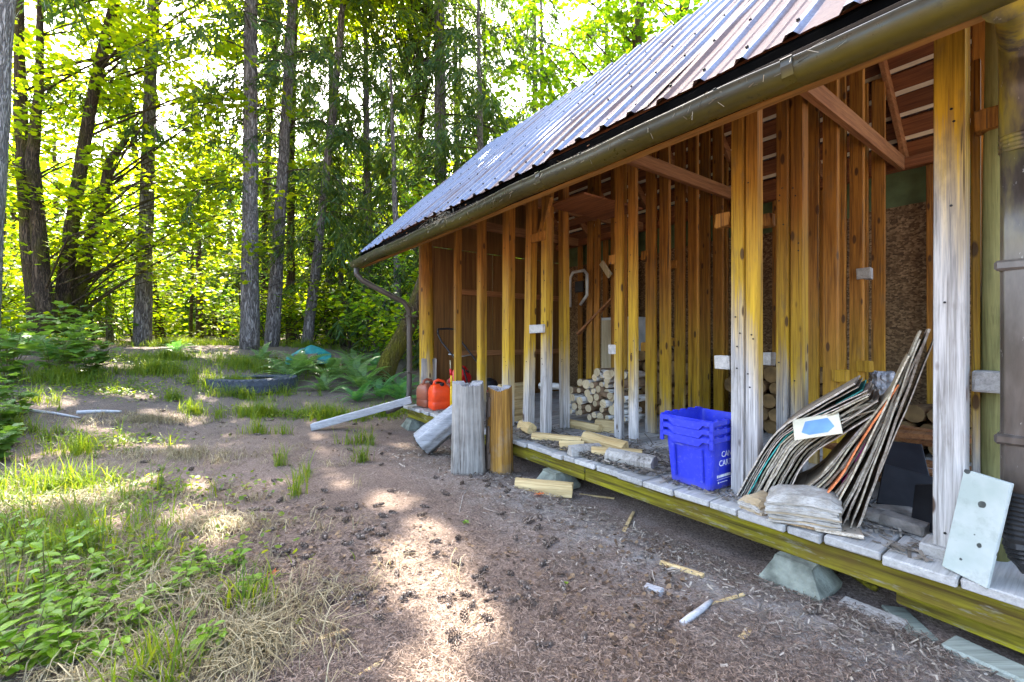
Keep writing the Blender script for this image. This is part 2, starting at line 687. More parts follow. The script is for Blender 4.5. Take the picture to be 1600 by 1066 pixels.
def roof_z(t):
    return ZE + (t - TE) * (ZR - ZE) / (TR - TE) if t <= TR else ZR - (t - TR) * (ZR - ZE) / (TR - TE)


# deck planks, laid across, their ends showing along the front
seams = [-.80, -.58, -.35, -.11, .13, .39, .651, .893, 1.059, 1.323, 1.498, 1.747, 1.995]
s_ = seams[-1]
while s_ < SEND - .1:
    s_ += random.choice((.14, .14, .19, .235))
    seams.append(s_)
SEND = seams[-1]
for a, b in zip(seams[:-1], seams[1:]):
    j = random.uniform(-.022, .022)
    zt = ZD + random.uniform(-.005, .004)
    m = MB().box((a + .0045, 2.63 + j, zt - .042), (b - .0045, TB - .01, zt), .006, .0025)
    part(m, 'deck_plank', M['deck'])
for a, b in ((-.80, 2.62), (2.625, SEND - .02)):
    part(MB().box((a, 2.672, .105), (b, 2.715, ZD - .046), .005, .003), 'rim_beam', M['rim'])
part(MB().box((-.8, 5.6, .105), (SEND - .02, 5.64, ZD - .046), .004), 'rim_beam', M['rim'])
for s_ in (-.7, .25, 1.0, 1.9, 2.9, 3.9, 4.9, 5.8, SEND - .1):
    part(MB().box((s_, 2.72, .11), (s_ + .04, 5.595, ZD - .048), .003), 'joist', M['rafter'])
part(MB().beam((-.6, 2.70, .06), (.62, 2.76, .075), .05, .09, c=.004, jit=.004), 'lower_sill', M['rim'])


def pier(s, t):
    m = MB()
    a, b, h = .15, .09, .105
    vs_ = []
    z0 = -.05
    for hw, z in ((a, z0), (a, z0 + .03), (b, h - .02), (b, h)):
        for i, j in ((-1, -1), (1, -1), (1, 1), (-1, 1)):
            vs_.append((s + i * hw + random.uniform(-.006, .006), t + j * hw + random.uniform(-.006, .006), z))
    fs_ = [(3, 2, 1, 0), (12, 13, 14, 15)]
    for k in range(3):
        for i in range(4):
            fs_.append((k * 4 + i, k * 4 + (i + 1) % 4, k * 4 + 4 + (i + 1) % 4, k * 4 + 4 + i))
    m.add(vs_, fs_)
    part(m, 'pier_block', M['concrete'])


for s_ in (-.55, 1.02, 3.0, 4.6, 6.15):
    pier(s_, 2.70)
    pier(s_, 5.5)


def post(s, t, ws, wt, zt, wh, ls=0.0, lt=0.0, z0=ZD, name='post', m=None):
    """upright stick; ls, lt are how far its head leans; wh the height of the grey, weather and skylight together"""
    mb = MB()
    mb.obox((0, 0, 0), (ws / 2, wt / 2, (zt - z0) / 2), None, .005, .003)
    vs_ = []
    for p in mb.v:
        k = p[2] / (zt - z0) + .5
        bow = math.sin(k * math.pi) * random.uniform(-.001, .001)
        vs_.append((p[0] + s + ls * k + bow, p[1] + t + lt * k, p[2] + (zt + z0) / 2))
    mb.v = vs_
    o = part(mb, name, m or M['post'], col=max(0.0, wh / 4.0))
    if t < 3.6 and name == 'post':
        ms = MB()
        for k in range(5):
            z_ = random.choice((z0 + .1, 1.1, 1.35, 2.0, 2.35)) + random.uniform(-.12, .12)
            f_ = (z_ - z0) / (zt - z0)
            c = Vector((s + ls * f_ + random.uniform(-.3, .3) * ws, t + lt * f_ - wt / 2 - .001, z_))
            ms.tube([c, c + Vector((0, -.004, 0))], .0055, 6)
        o2 = ms.build('nail_heads', M['screw'], o, LX)
        o2['kind'] = 'stuff'
    return o


def rt(t):
    return roof_z(t) - .16


# front posts
post(.45, 2.86, .108, .10, rt(2.86), 2.05)                          # nearest, pale to its head
part(MB().box((.365, 2.775, ZD), (.545, 2.93, ZD + .055), .006, .004), 'foot_block', M['deck'])
post(1.463, 2.94, .077, .09, rt(2.94), 1.35, .0, .0)
post(1.382, 2.958, .074, .085, rt(2.96), 1.15)
post(1.422, 3.50, .078, .09, rt(3.5), 1.0)
post(1.334, 3.52, .085, .09, rt(3.5), .80)
for t_ in (4.10, 4.70, 5.30):  # browner further in: sheltered from rain, and the dim interior painted in
    post(1.46, t_, .10, .045, rt(t_), .22 - .15 * (t_ - 4), .0, .01)
    post(1.335, t_ + .02, .10, .045, rt(t_), .05, .0, .0)
for t_, wh in ((3.50, 1.0), (4.02, .6), (4.55, .35), (5.08, .2), (5.5, .0)):  # less grey with depth, sheltered and toned down for the interior's shade
    wd_ = .095 if t_ < 3.6 else .12
    post(2.955, t_, wd_, .045, rt(t_), wh, .0, .015)
    post(2.79, t_ + .02, wd_, .045, rt(t_), wh - .08, .01, .0)
post(3.55, 3.04, .085, .09, rt(3.0), .95, -.03, .0)
post(3.67, 3.42, .085, .09, rt(3.4), .95, .02, .0)
post(3.83, 3.03, .10, .09, rt(3.0), .80, -.10, -.02)
post(3.66, 3.14, .16, .03, rt(3.1) - .2, 1.4, -.04, .0, name='wide_board')
post(4.12, 2.96, .13, .09, rt(2.96), .75, -.02, .0)
post(4.67, 2.95, .10, .09, rt(2.95), .60, .0, .0)
post(5.28, 2.95, .07, .09, rt(2.95), .30, .0, .0)
for s_, t_, wd in ((4.42, 4.6, .10), (3.98, 4.62, .09), (3.83, 4.64, .09), (4.3, 4.62, .09)):
    post(s_, t_, wd, .045, rt(t_), -.3, random.uniform(-.05, .05), 0)
for s_ in (.50, 1.02, 1.95, 2.4, 3.4, 4.5, 5.1, 5.7):
    post(s_, 5.70, .09, .045, 2.95, -.4, name='wall_stud')
for s_ in (-.3, .18):
    post(s_, 5.70, .09, .045, 2.95, -.4, name='wall_stud')
for t_ in (3.55, 4.15, 4.75, 5.35):
    post(.43, t_, .09, .045, rt(t_), .5 if t_ < 4 else -.2)
post(-.65, 2.9, .12, .1, rt(2.9), 1.6)
# barked corner log and the pale boards beside it
mb = MB().tube([W(0, 0, 0) + Vector((6.30 + .01 * k, 2.98, ZD - .05 + k * .42)) for k in range(8)],
               [.115, .112, .11, .108, .108, .105, .10, .10], 14, wob=.05)
part(mb, 'corner_log', M['post'], smooth=True, col=.16)
for t_, wd, dz in ((3.14, .15, 2.62), (3.32, .12, 2.60)):
    part(MB().box((6.335, t_, ZD), (6.36, t_ + wd, dz), .003, .003), 'cream_board', M['cream_board'])
part(MB().box((6.22, 2.86, ZD), (6.25, 3.1, .98), .008, .01), 'leaning_slab', M['stump_side'])
# small blocks nailed between the pairs
for s0, s1, t_, z_, h_ in ((3.50, 3.72, 2.975, 1.35, .09), (3.50, 3.72, 2.985, 2.32, .09)):
    part(MB().box((s0, t_ - .025, z_), (s1, t_ + .015, z_ + h_), .005, .004), 'nailed_block', M['deck'] if z_ < 2 else M['post'], col=-.2)
for s_, t_, z_, m_ in ((1.575, 2.95, 1.13, 'deck'), (1.575, 2.96, 2.1, 'post'), (1.56, 3.53, 1.14, 'deck'), (1.56, 3.52, 2.18, 'post'),
                       (3.03, 3.52, 1.18, 'deck'), (3.03, 3.53, 2.1, 'post'), (3.03, 4.05, 1.2, 'post'), (3.03, 4.57, 1.25, 'post'),
                       (3.03, 4.05, 2.2, 'post'), (3.03, 4.57, 2.15, 'post'), (1.28, 4.72, 1.05, 'post'), (1.28, 4.72, 1.85, 'deck'),
                       (.335, 2.93, 1.10, 'deck'), (.335, 2.93, 2.28, 'post'), (1.27, 4.12, 1.0, 'post')):
    part(MB().box((s_ - .05, t_ - .045, z_ - .045), (s_ + .05, t_ + .04, z_ + .05), .006, .004), 'nailed_block', M[m_], col=.05)

# walls: strand board behind, plywood at the far end
for k in range(6):
    a = -.8 + k * 1.22
    b = min(a + 1.214, SEND)
    part(MB().box((a, TB, ZD - .02), (b, TB + .012, 2.60 + (k % 2) * .03), .001), 'strand_board_panel', M['osb'])
M['green_sheet'] = simple('green_painted_sheet', (.10, .14, .06), .6, 0, .3)
part(MB().box((-.8, TB + .016, 2.5), (SEND, TB + .024, 3.02), .001), 'upper_sheet', M['green_sheet'])
for t_, b in ((3.0, 4.2), (4.205, 5.0), (5.005, TB)):
    part(MB().box((SEND - .05, t_, ZD - .02), (SEND - .038, b - .003, 2.72), .001), 'plywood_panel', M['plywood'])
for zz in (1.0, 2.0):
    part(MB().box((SEND - .10, 3.5, zz), (SEND - .055, TB, zz + .09), .003), 'wall_rail', M['rafter'])
mb = MB()
mb.add([(SEND - .05, 2.9, 2.73), (SEND - .05, TB, 2.73), (SEND - .05, TB, rt(TB)), (SEND - .05, TR, ZR - .17), (SEND - .05, 2.9, rt(2.9)),
        (SEND - .035, 2.9, 2.73), (SEND - .035, TB, 2.73), (SEND - .035, TB, rt(TB)), (SEND - .035, TR, ZR - .17), (SEND - .035, 2.9, rt(2.9))],
       [(0, 1, 2, 3, 4), (9, 8, 7, 6, 5), (0, 5, 6, 1), (1, 6, 7, 2), (2, 7, 8, 3), (3, 8, 9, 4), (4, 9, 5, 0)])
part(mb, 'gable_panel', M['plywood'])
# plates, ties and rafters
part(MB().box((-.8, 5.64, 2.96), (SEND - .06, 5.74, 3.06), .004), 'top_plate', M['sheathing'])
part(MB().box((SR0 + .1, 2.90, rt(2.95) - .02), (SEND, 3.0, rt(2.95) + .03), .004), 'top_plate', M['sheathing'])
pitch = (ZR - ZE) / (TR - TE)
for k, s_ in enumerate((-.7, -.1, .62, 1.28, 2.02, 2.88, 3.6, 4.3, 5.0, 5.7, 6.3)):
    part(MB().beam((s_, TE + .02, ZE - .115), (s_, TR, ZR - .12), .042, .13, c=.004), 'rafter', M['rafter'])
    part(MB().beam((s_, TR, ZR - .12), (s_, 6.5, roof_z(6.5) - .12), .042, .13, c=.004), 'rafter', M['rafter'])
for s_ in (1.235, 2.70, 4.3, 5.7, .05):
    part(MB().box((s_ - .024, 2.96, 2.94), (s_ + .024, 5.63, 3.075), .004, .003), 'tie_beam', M['rafter'])
part(MB().beam((3.42, 2.99, 2.75), (3.62, 3.02, 2.38), .04, .07, c=.003), 'knee_brace', M['post'], col=-.3)
part(MB().box((3.05, 3.1, 2.70), (3.6, 4.0, 2.72), .003), 'loft_board', M['sheathing'])
part(MB().box((3.3, 3.9, 2.78), (5.0, 4.1, 2.80), .003), 'loft_board', M['sheathing'])
# ridge board
part(MB().box((SR0 + .1, TR - .02, ZR - .22), (SR1 - .15, TR + .02, ZR - .06), .003), 'ridge_board', M['rafter'])
# sheathing planks under both slopes, gaps between them
for side in (0, 1):
    k = 0
    a = .10
    L = math.hypot(TR - TE, ZR - ZE)
    sl = L if side == 0 else L + .1
    while a < sl - .2:
        wd = random.uniform(.15, .20)
        c0 = a / L
        c1 = min((a + wd) / L, 1.0)
        if side == 0:
            p = [(TE + (TR - TE) * c, ZE + (ZR - ZE) * c - .048) for c in (c0, c1)]
        else:
            p = [(TR + (TR - TE) * c, ZR - (ZR - ZE) * c - .048) for c in (c0, c1)]
        mb = MB()
        up = Vector((0, -pitch, 1)).normalized() if side == 0 else Vector((0, pitch, 1)).normalized()
        mid = Vector((0, (p[0][0] + p[1][0]) / 2, (p[0][1] + p[1][1]) / 2))
        mb.beam(mid + Vector((SR0 + .06, 0, 0)), mid + Vector((SR1 - .06, 0, 0)), wd, .022, up, .002, .003)
        part(mb, 'sheathing_plank', M['sheathing'])
        if side == 1 and k % 1 == 0:
            e = Vector((0, p[1][0] + .018, p[1][1] - .018 * pitch + .006))
            mb = MB().beam(e + Vector((SR0 + .06, 0, 0)), e + Vector((SR1 - .06, 0, 0)), .042, .03, up, .002, .003)
            part(mb, 'lit_gap_strip', M['sheathing_pale'])  # pale strip added to show the gap between planks as lit
        a += wd + (random.uniform(.05, .075) if side == 1 else .03)
        k += 1
# roof sheets with raised ribs
SHW = .86
sx, k = SR0, 0
prof = [(0, 0)]
for r_ in range(4):
    c0 = SHW * (r_ + .5) / 4
    prof += [(c0 - .034, 0), (c0 - .016, .022), (c0 + .016, .022), (c0 + .034, 0)]
    if r_ < 3:
        prof += [(SHW * (r_ + 1) / 4 - .012, 0), (SHW * (r_ + 1) / 4, .006), (SHW * (r_ + 1) / 4 + .012, 0)]
prof += [(SHW + .012, .001)]
nsl = Vector((0, -pitch, 1)).normalized()
while sx < SR1 - .1:
    off = (k % 2) * .004
    dn = random.uniform(-.075, -.01)
    up_ = random.uniform(0, .05)
    wsh = min(SHW, SR1 - sx)
    for side in (0, 1):
        mb = MB()
        dirv = Vector((0, TR - TE, ZR - ZE)).normalized() if side == 0 else Vector((0, -(TR - TE), ZR - ZE)).normalized()
        nrm = nsl if side == 0 else Vector((0, pitch, 1)).normalized()
        base_ = Vector((0, TE, ZE)) if side == 0 else Vector((0, 2 * TR - TE, ZE))
        L = math.hypot(TR - TE, ZR - ZE)
        vs_, fs_ = [], []
        pr = [q_ for q_ in prof if q_[0] <= wsh + .02]
        stn = [dn, .25, .6, 1.1, 1.7, 2.3, 2.8, L + (up_ if side == 0 else -.02)]
        for i, d_ in enumerate(stn):
            for a, h in pr:
                wv = .006 * math.sin(d_ * 3.1 + sx * 5) + random.uniform(-.0015, .0015)
                edge = .006 * math.sin(a * 37 + sx) if i == 0 else 0
                pp = base_ + dirv * (d_ + edge) + nrm * (h + off + wv)
                vs_.append((sx + a, pp.y, pp.z))
        n_ = len(pr)
        for i in range(len(stn) - 1):
            for j in range(n_ - 1):
                fs_.append((i * n_ + j, i * n_ + j + 1, (i + 1) * n_ + j + 1, (i + 1) * n_ + j))
        mb.add(vs_, fs_)
        rust = [.55, .15, .35, .1, .3, .0, .25, .05, .12, .1][k % 10] + (.0 if side == 0 else .1)
        if side == 0:
            rust = {0: .6, 1: .75, 2: .85, 3: .45, 4: .4, 5: .15, 6: .3, 7: .1, 8: .1, 9: .1}[k]
        sh_ = part(mb, 'roof_sheet', M['roof'], col=rust, recalc=False)
        if side == 0:
            ms = MB()
            for a in (SHW / 8, SHW * 3 / 8, SHW * 5 / 8, SHW * 7 / 8):
                if a > wsh: continue
                for d_ in (.09, .75, 1.45, 2.15, 2.85):
                    c = Vector((sx + a + random.uniform(-.004, .004), 0, 0)) + base_ + dirv * (d_ + random.uniform(-.03, .03)) + nrm * (.026 + off)
                    ms.tube([c - nrm * .006, c + nrm * .006], [.009, .007], 6)
            o = ms.build('roofing_screws', M['screw'], sh_, LX)
            o['kind'] = 'stuff'
    sx += SHW
    k += 1
part(MB().beam((SR0, TR - .10, ZR - .045), (SR1, TR - .10, ZR - .045), .24, .003, nsl, 0), 'ridge_cap', M['roof'], col=.2) if False else None
# underlay lip, fascia and gutter along the eave
mb = MB()
for i in range(120):
    s_ = SR0 + (SR1 - .02 - SR0) * i / 119
    j = random.uniform(-.012, .012)
    mb.v += [(s_, TE + .004, ZE - .02), (s_, TE - .022 + j * .6, ZE - .05 + j), (s_, TE - .03 + j, ZE - .115 + j * 1.2)]
for i in range(119):
    for k in range(2):
        mb.f.append((i * 3 + k, i * 3 + 3 + k, i * 3 + 4 + k, i * 3 + 1 + k))
part(mb, 'underlay_edge', M['tar'], recalc=False)
part(MB().box((SR0, TE - .045, 2.362), (SR1 - .02, TE - .005, ZE - .10), .004, .002), 'fascia_board', M['shaded_fascia'])
part(MB().box((SR0, TE - .048, 2.348), (SR1 - .02, TE + .004, 2.360), .003, .002), 'trim_strip', M['fascia'])
mb = MB()
gp = [(0.0, .135), (-.012, .135), (-.012, .02), (-.03, .0), (-.085, -.004), (-.115, .02), (-.128, .065), (-.124, .098), (-.138, .106), (-.142, .098),
      (-.134, .09), (-.136, .062), (-.122, .012), (-.088, -.012), (-.025, -.008), (0.0, .015)]
npt = 80
gp = [(a, b * .72) for a, b in gp]
gs = [SR0 - .05 + (SR1 + .06 - SR0) * i / (npt - 1) for i in range(npt)]
ptsg = [Vector((s_, TE - .047, 2.352 - .008 * math.sin(s_ * 1.7 + 1) - .006 * math.sin(s_ * 4.1) - .002 * math.sin(s_ * 11))) for i, s_ in enumerate(gs)]
mb.sweep(gp, ptsg, lambda i: (Vector((0, 1, 0)), Vector((0, 0, 1))))
gut = part(mb, 'gutter', M['gutter'])
for q_ in gut.data.polygons:
    q_.use_smooth = len(q_.vertices) == 4
mb = MB().add([(SR1 + .012, TE - .047 + a, 2.352 + b * .72) for a, b in [(0, .1), (-.012, .02), (-.03, 0), (-.085, -.004), (-.115, .02), (-.128, .065), (-.124, .1)]] +
              [(SR1 + .018, TE - .047 + a, 2.352 + b * .72) for a, b in [(0, .1), (-.012, .02), (-.03, 0), (-.085, -.004), (-.115, .02), (-.128, .065), (-.124, .1)]],
              [tuple(range(7)), tuple(range(13, 6, -1))])
o = mb.build('end_cap', M['gutter'], gut, LX)
for s_ in (.78, 2.35, 3.75, 5.3):
    mb = MB()
    zc = 2.352 - .008 * math.sin(s_ * 1.7 + 1) - .006 * math.sin(s_ * 4.1)
    big_ = [(a * 1.04, (b - .03) * 1.08 + .03) for a, b in gp]
    mb.sweep(big_, [Vector((s_ - .022, TE - .046, zc)), Vector((s_ + .022, TE - .046, zc))], lambda i: (Vector((0, 1, 0)), Vector((0, 0, 1))))
    mb.build('gutter_joint', M['gutter'], gut, LX)
for k in range(9):
    s_ = SR0 + .35 + k * .86
    MB().box((s_, TE - .19, 2.432), (s_ + .018, TE - .03, 2.436), .001).build('gutter_hanger', M['gutter'], gut, LX)
# needles and twigs caught on the gutter
mb = MB()
for i in range(620):
    cl = random.random() < .60
    s_ = random.gauss(3.85, .16) if cl else random.uniform(.6, 6.6)
    t_ = TE - .05 - random.uniform(0, .15)
    z_ = 2.435 + random.uniform(-.03, .05)
    if not cl:
        t_ = TE - .185
        z_ = random.uniform(2.36, 2.44)
    l_ = random.uniform(.03, .10) if cl else random.uniform(.02, .05)
    d_ = Vector((random.gauss(0, 1), random.gauss(-.4, .7), random.gauss(-.7, .6))).normalized() * l_
    p = Vector((s_, t_, z_)); u = Vector((random.gauss(0, 1), random.gauss(0, 1), random.gauss(0, 1))).normalized() * .0016
    mb.add([p - u, p + u, p + d_ + u, p + d_ - u], [(0, 1, 2, 3)])
M['straw'] = leafmat('dry_straw', (.06, .045, .025), (.15, .12, .075), (.34, .29, .21), .2, (1, 1, 1))
o = mb.build('caught_needles', M['straw'], gut, LX, recalc=False)
o['kind'] = 'stuff'
# far downspout: from the gutter's end back to the corner and down
pts = [(6.62, 2.0, 2.33), (6.62, 2.0, 2.24), (6.60, 2.08, 2.15), (6.50, 2.50, 1.93), (6.45, 2.66, 1.85), (6.44, 2.74, 1.74), (6.44, 2.75, 1.5),
       (6.44, 2.75, .55), (6.44, 2.74, .40), (6.46, 2.66, .28), (6.52, 2.52, .20), (6.58, 2.44, .17)]
M['downspout'] = simple('dark_brown_downspout', (.075, .062, .052), .35, .1, .3, 8)
dsp = part(MB().tube([Vector(p) for p in pts], .042, 10), 'downspout', M['downspout'], smooth=True)
for z_ in (.75, 1.62):
    o = MB().box((6.385, 2.70, z_), (6.495, 2.86, z_ + .03), .004).build('pipe_clip', M['downspout'], dsp, LX)
# near downspout: ribbed plastic standing on the deck beside the nearest post
mb = MB()
prof_ = []
n_ = 40
for i in range(n_):
    an = 2 * math.pi * i / n_
    ca, sa = math.cos(an), math.sin(an)
    e = .5
    rx = .062 * math.copysign(abs(ca) ** e, ca); ry = .045 * math.copysign(abs(sa) ** e, sa)
    rb = 1 - (.06 if i % 4 < 1 else 0)
    prof_.append((rx * rb, ry * rb))
zs = [.60, .9, 1.3, 1.7, 2.1]
mb.sweep(prof_, [Vector((.225, 2.77, z_)) for z_ in zs], lambda i: (Vector((1, 0, 0)), Vector((0, 1, 0))))
nsp = part(mb, 'plastic_downspout', M['pipe'], smooth=True)
mb = MB()
big = [(a * 1.10, b * 1.12) for a, b in prof_]
zz = [2.07 + i * .009 for i in range(11)]
mb.sweep([(math.cos(2 * math.pi * i / 24), math.sin(2 * math.pi * i / 24)) for i in range(24)],
         [Vector((.225, 2.77, z_)) for z_ in zz], lambda i: (Vector((.066 + .004 * (i % 2), 0, 0)), Vector((0, .055 + .004 * (i % 2), 0))))
o = mb.build('ribbed_collar', M['pipe'], nsp, LX, smooth=False)
pts = [Vector((.225, 2.77, 2.14)), Vector((.225, 2.76, 2.42)), Vector((.225, 2.72, 2.52)), Vector((.21, 2.4, 2.50)), Vector((.2, 2.14, 2.42)), Vector((.2, 2.05, 2.34))]
o = MB().tube(pts, [.068, .068, .066, .06, .055, .055], 16).build('upper_elbow', M['pipe'], nsp, LX, smooth=True)
for z_ in (1.60, .88):
    o = MB().obox((.225, 2.77, z_), (.076, .058, .022), None, .01).build('pipe_strap', M['pipe'], nsp, LX)
mb = MB()
path = [Vector((.225, 2.77, .66)), Vector((.225, 2.76, .55)), Vector((.22, 2.75, .47)), Vector((.20, 2.76, .40)), Vector((.14, 2.78, .355)), Vector((.02, 2.80, .345)), Vector((-.2, 2.82, .345))]
pp = []
for a, b in zip(path[:-1], path[1:]):
    nn = max(2, int((b - a).length / .009))
    pp += [a.lerp(b, i / nn) for i in range(nn)]
mb.tube(pp, [.068 if i % 2 else .058 for i in range(len(pp))], 18)
o = mb.build('corrugated_drain', M['black_pipe'], nsp, LX)
# green-stained round pole and a thin one inside the nearest bay
mb = MB().tube([Vector((.335 - .004 * k, 3.03 - .012 * k, ZD + k * .33)) for k in range(9)], [.052 - .001 * k for k in range(9)], 12, wob=.06)
M['green_pole'] = wood('green_stained_pole', 2, (.13, .13, .045), (.36, .35, .13), .8, (.42, .40, .16), .6)
part(mb, 'round_pole', M['green_pole'], smooth=True)
post(.385, 2.985, .03, .05, 2.6, 1.0, 0, 0, name='thin_batten')

# ------------------------------------------------------------------ things on and around the deck
def sx_(base):
    return lambda p: (base[0] - p[0], p[1] - base[1], p[2] - base[2])


def sobj(mb, name, m, base, label, cat, group=None, smooth=False, recalc=True):
    """a one-mesh thing built in the shed's own directions"""
    o = mb.build(name, m, None, sx_(base), recalc, smooth, W(*base))
    o.rotation_euler = (0, 0, SHED_RZ)
    return tag(o, label, cat, group)


def sthing(name, base, label, cat, group=None):
    return thing(name, label, cat, W(*base), SHED_RZ, group)


# --- three nested blue crates
def blue_plastic():
    q = NM('blue_crate_plastic', .38, 0, .45)
    f = q.noise(q.vec((5, 5, 5)), 1.0, 5, .6)
    d = q.noise(q.vec((40, 40, 40)), 1.0, 4, .6)
    c = q.mix(q.mrange(f, .35, .65), (.022, .035, .46), (.034, .05, .62))
    c = q.mix(q.mrange(d, .55, .75, 0, .35), c, (.16, .17, .30))
    sc_ = q.noise(q.vec((3, 90, 30)), 1.0, 3, .6)
    c = q.mix(q.mrange(sc_, .66, .70, 0, .5), c, (.22, .24, .45))
    z = q.sep(q.tc())[2]
    c = q.mix(q.mrange(z, .06, .0, 0, .45), c, (.14, .13, .16))
    q.base(c)
    return q.m


M['blue'] = blue_plastic()
M['print_white'] = simple('white_print', (.78, .80, .85), .5)


def crate_shell(wd, dp, h, tp, th=.006):
    """open box, wd along s, dp along t, wider at the top by tp, rounded corners"""
    def ring(hw, hd, r, z, n=5):
        out = []
        for cx, cy, a0 in ((hw - r, hd - r, 0), (-hw + r, hd - r, 90), (-hw + r, -hd + r, 180), (hw - r, -hd + r, 270)):
            for i in range(n):
                a = R(a0 + 90 * i / (n - 1))
                out.append((cx + r * math.cos(a), cy + r * math.sin(a), z))
        return out
    rings = [ring(wd / 2 - tp - .01, dp / 2 - tp - .01, .03, 0), ring(wd / 2 - tp, dp / 2 - tp, .035, .012), ring(wd / 2, dp / 2, .045, h),
             ring(wd / 2 - th, dp / 2 - th, .04, h), ring(wd / 2 - tp - th, dp / 2 - tp - th, .03, .018)]
    m = MB()
    n = len(rings[0])
    vs_ = [p for r_ in rings for p in r_]
    fs_ = []
    for k in range(len(rings) - 1):
        for i in range(n):
            fs_.append((k * n + i, k * n + (i + 1) % n, (k + 1) * n + (i + 1) % n, (k + 1) * n + i))
    fs_.append(tuple(range(n))[::-1])
    fs_.append(tuple(range((len(rings) - 1) * n, len(rings) * n)))
    return m.add(vs_, fs_)


CW, CD_, CH = .385, .46, .365
lab = ['topmost of the three nested blue plastic recycling crates', 'middle one of the three nested blue plastic crates, only its rim showing',
       'lowest blue crate of the nest, white lettering on its side, standing on the deck']
for k, z_ in ((2, 0.0), (1, .055), (0, .11)):
    root = sthing('recycling_crate', (1.715, 2.965, ZD + .002 + z_), lab[k], 'crate', 'nested blue crates beside the middle post')
    root.rotation_euler.z = SHED_RZ + R(-3)
    crate_shell(CW - .012, CD_ - .012, CH, .028).build('body', M['blue'], root, smooth=False)
    # rim band that dips under the hand grip on the front
    for (fx, wd, sgn) in ((0, CW, -1), (0, CW, 1)):
        m = MB()
        y = sgn * CD_ / 2
        prof = [(-.5, .0), (-.34, 0.0), (-.26, -.032), (.26, -.032), (.34, 0), (.5, 0)]
        vs_ = []
        for a, dz in prof:
            for yy, zz_ in ((y - sgn * .006, CH - .028 + dz), (y + sgn * .012, CH - .034 + dz), (y + sgn * .012, CH - .004 + dz * .35), (y - sgn * .006, CH + .002 + dz * .35)):
                vs_.append((a * wd, yy, zz_))
        fs_ = []
        for i in range(len(prof) - 1):
            for j in range(4):
                fs_.append((i * 4 + j, i * 4 + (j + 1) % 4, i * 4 + 4 + (j + 1) % 4, i * 4 + 4 + j))
        fs_ += [(3, 2, 1, 0), (20, 21, 22, 23)]
        m.add(vs_, fs_).build('rim_grip', M['blue'], root)
    for sgn in (-1, 1):
        m = MB().box((sgn * (CW / 2 - .006), -CD_ / 2, CH - .034), (sgn * (CW / 2 + .010), CD_ / 2, CH), .004)
        for yy in np.linspace(-CD_ / 2 + .05, CD_ / 2 - .05, 5):
            m.box((sgn * (CW / 2 - .01), yy - .012, CH - .004), (sgn * (CW / 2 + .008), yy + .012, CH + .008), .003)
        m.build('side_rim', M['blue'], root)
    for sgn in (-1, 1):
        for yy in (-1, 1):
            MB().box((sgn * CW / 2 - .014, yy * (CD_ / 2 + .004) - .012, CH - .075), (sgn * CW / 2 + .012, yy * (CD_ / 2 + .004) + .010, CH - .002), .004).build('corner_lug', M['blue'], root)
    if k == 2:
        for xx in (-.105, .105):
            m = MB()
            m.add([(xx - .013, -CD_ / 2 + .022, .06), (xx + .013, -CD_ / 2 + .022, .06), (xx + .015, -CD_ / 2 + .001, .28), (xx - .015, -CD_ / 2 + .001, .28),
                   (xx - .009, -CD_ / 2 + .012, .06), (xx + .009, -CD_ / 2 + .012, .06), (xx + .011, -CD_ / 2 - .009, .28), (xx - .011, -CD_ / 2 - .009, .28)],
                  [(4, 5, 6, 7), (0, 4, 7, 3), (1, 2, 6, 5), (0, 1, 5, 4), (3, 7, 6, 2)])
            m.build('side_rib', M['blue'], root)
        # lettering on the side that faces the camera's end
        def lettering(txt, size, y, z):
            cu = bpy.data.curves.new('lettering', 'FONT')
            cu.body = txt
            cu.size = size
            cu.extrude = .0006
            cu.align_x = 'LEFT'
            o_ = bpy.data.objects.new('lettering', cu)
            COL.objects.link(o_)
            dg = bpy.context.evaluated_depsgraph_get()
            me = bpy.data.meshes.new_from_object(o_.evaluated_get(dg))
            bpy.data.objects.remove(o_)
            me.materials.clear(); me.materials.append(M['print_white'])
            xx = CW / 2 - .006 - .028 + .028 * (z / CH) + .0025
            tilt = math.atan2(.028, CH)
            o2 = link('lettering', me, root, (xx, y, z), (R(90) - 0, 0, R(90)))
            o2.rotation_euler = (R(90) + tilt * 0, 0, R(90))
            return o2
        lettering('CANS', .056, -.105, .225)
        lettering('CARTONS', .056, -.125, .165)
        lettering('& BLUE BOX', .001, -.135, .1) if False else None
        m = MB()
        xx = CW / 2 - .006 - .028 + .028 * (.09 / CH) + .0022
        for r_, (y0, y1, z0, z1) in enumerate(((-.14, -.125, .088, .106), (-.12, -.108, .088, .104), (-.104, -.06, .088, .106), (-.055, .02, .088, .106), (-.14, .02, .075, .077), (-.13, -.118, .05, .062), (-.11, -.02, .054, .058))):
            m.box((xx, y0, z0), (xx + .0015, y1, z1))
        m.build('small_print', M['print_white'], root)


# --- flattened cardboard leaning between the posts
def cardboard():
    q = NM('cardboard', .9, 0, .1)
    e = q.noise(q.vec((45, 45, 45), 9.0), 1.0, 4, .7)
    f = q.noise(q.vec((3, 3, 3), 5.0), 1.0, 4, .6)
    face = q.mix(q.mrange(f, .35, .65), (.25, .20, .145), (.38, .31, .235))
    edge = q.mix(q.mrange(e, .42, .58), (.30, .25, .19), (.50, .44, .355))
    ny = q.sep(q.tc('Normal'))[1]
    c = q.mix(q.mrange(ny, -.45, -.75), face, edge)
    c = q.mix(1.0, c, q.ocol(), 'MULTIPLY')
    q.base(c)
    q.bump(e, .4, .002)
    return q.m


M['cardboard'] = cardboard()


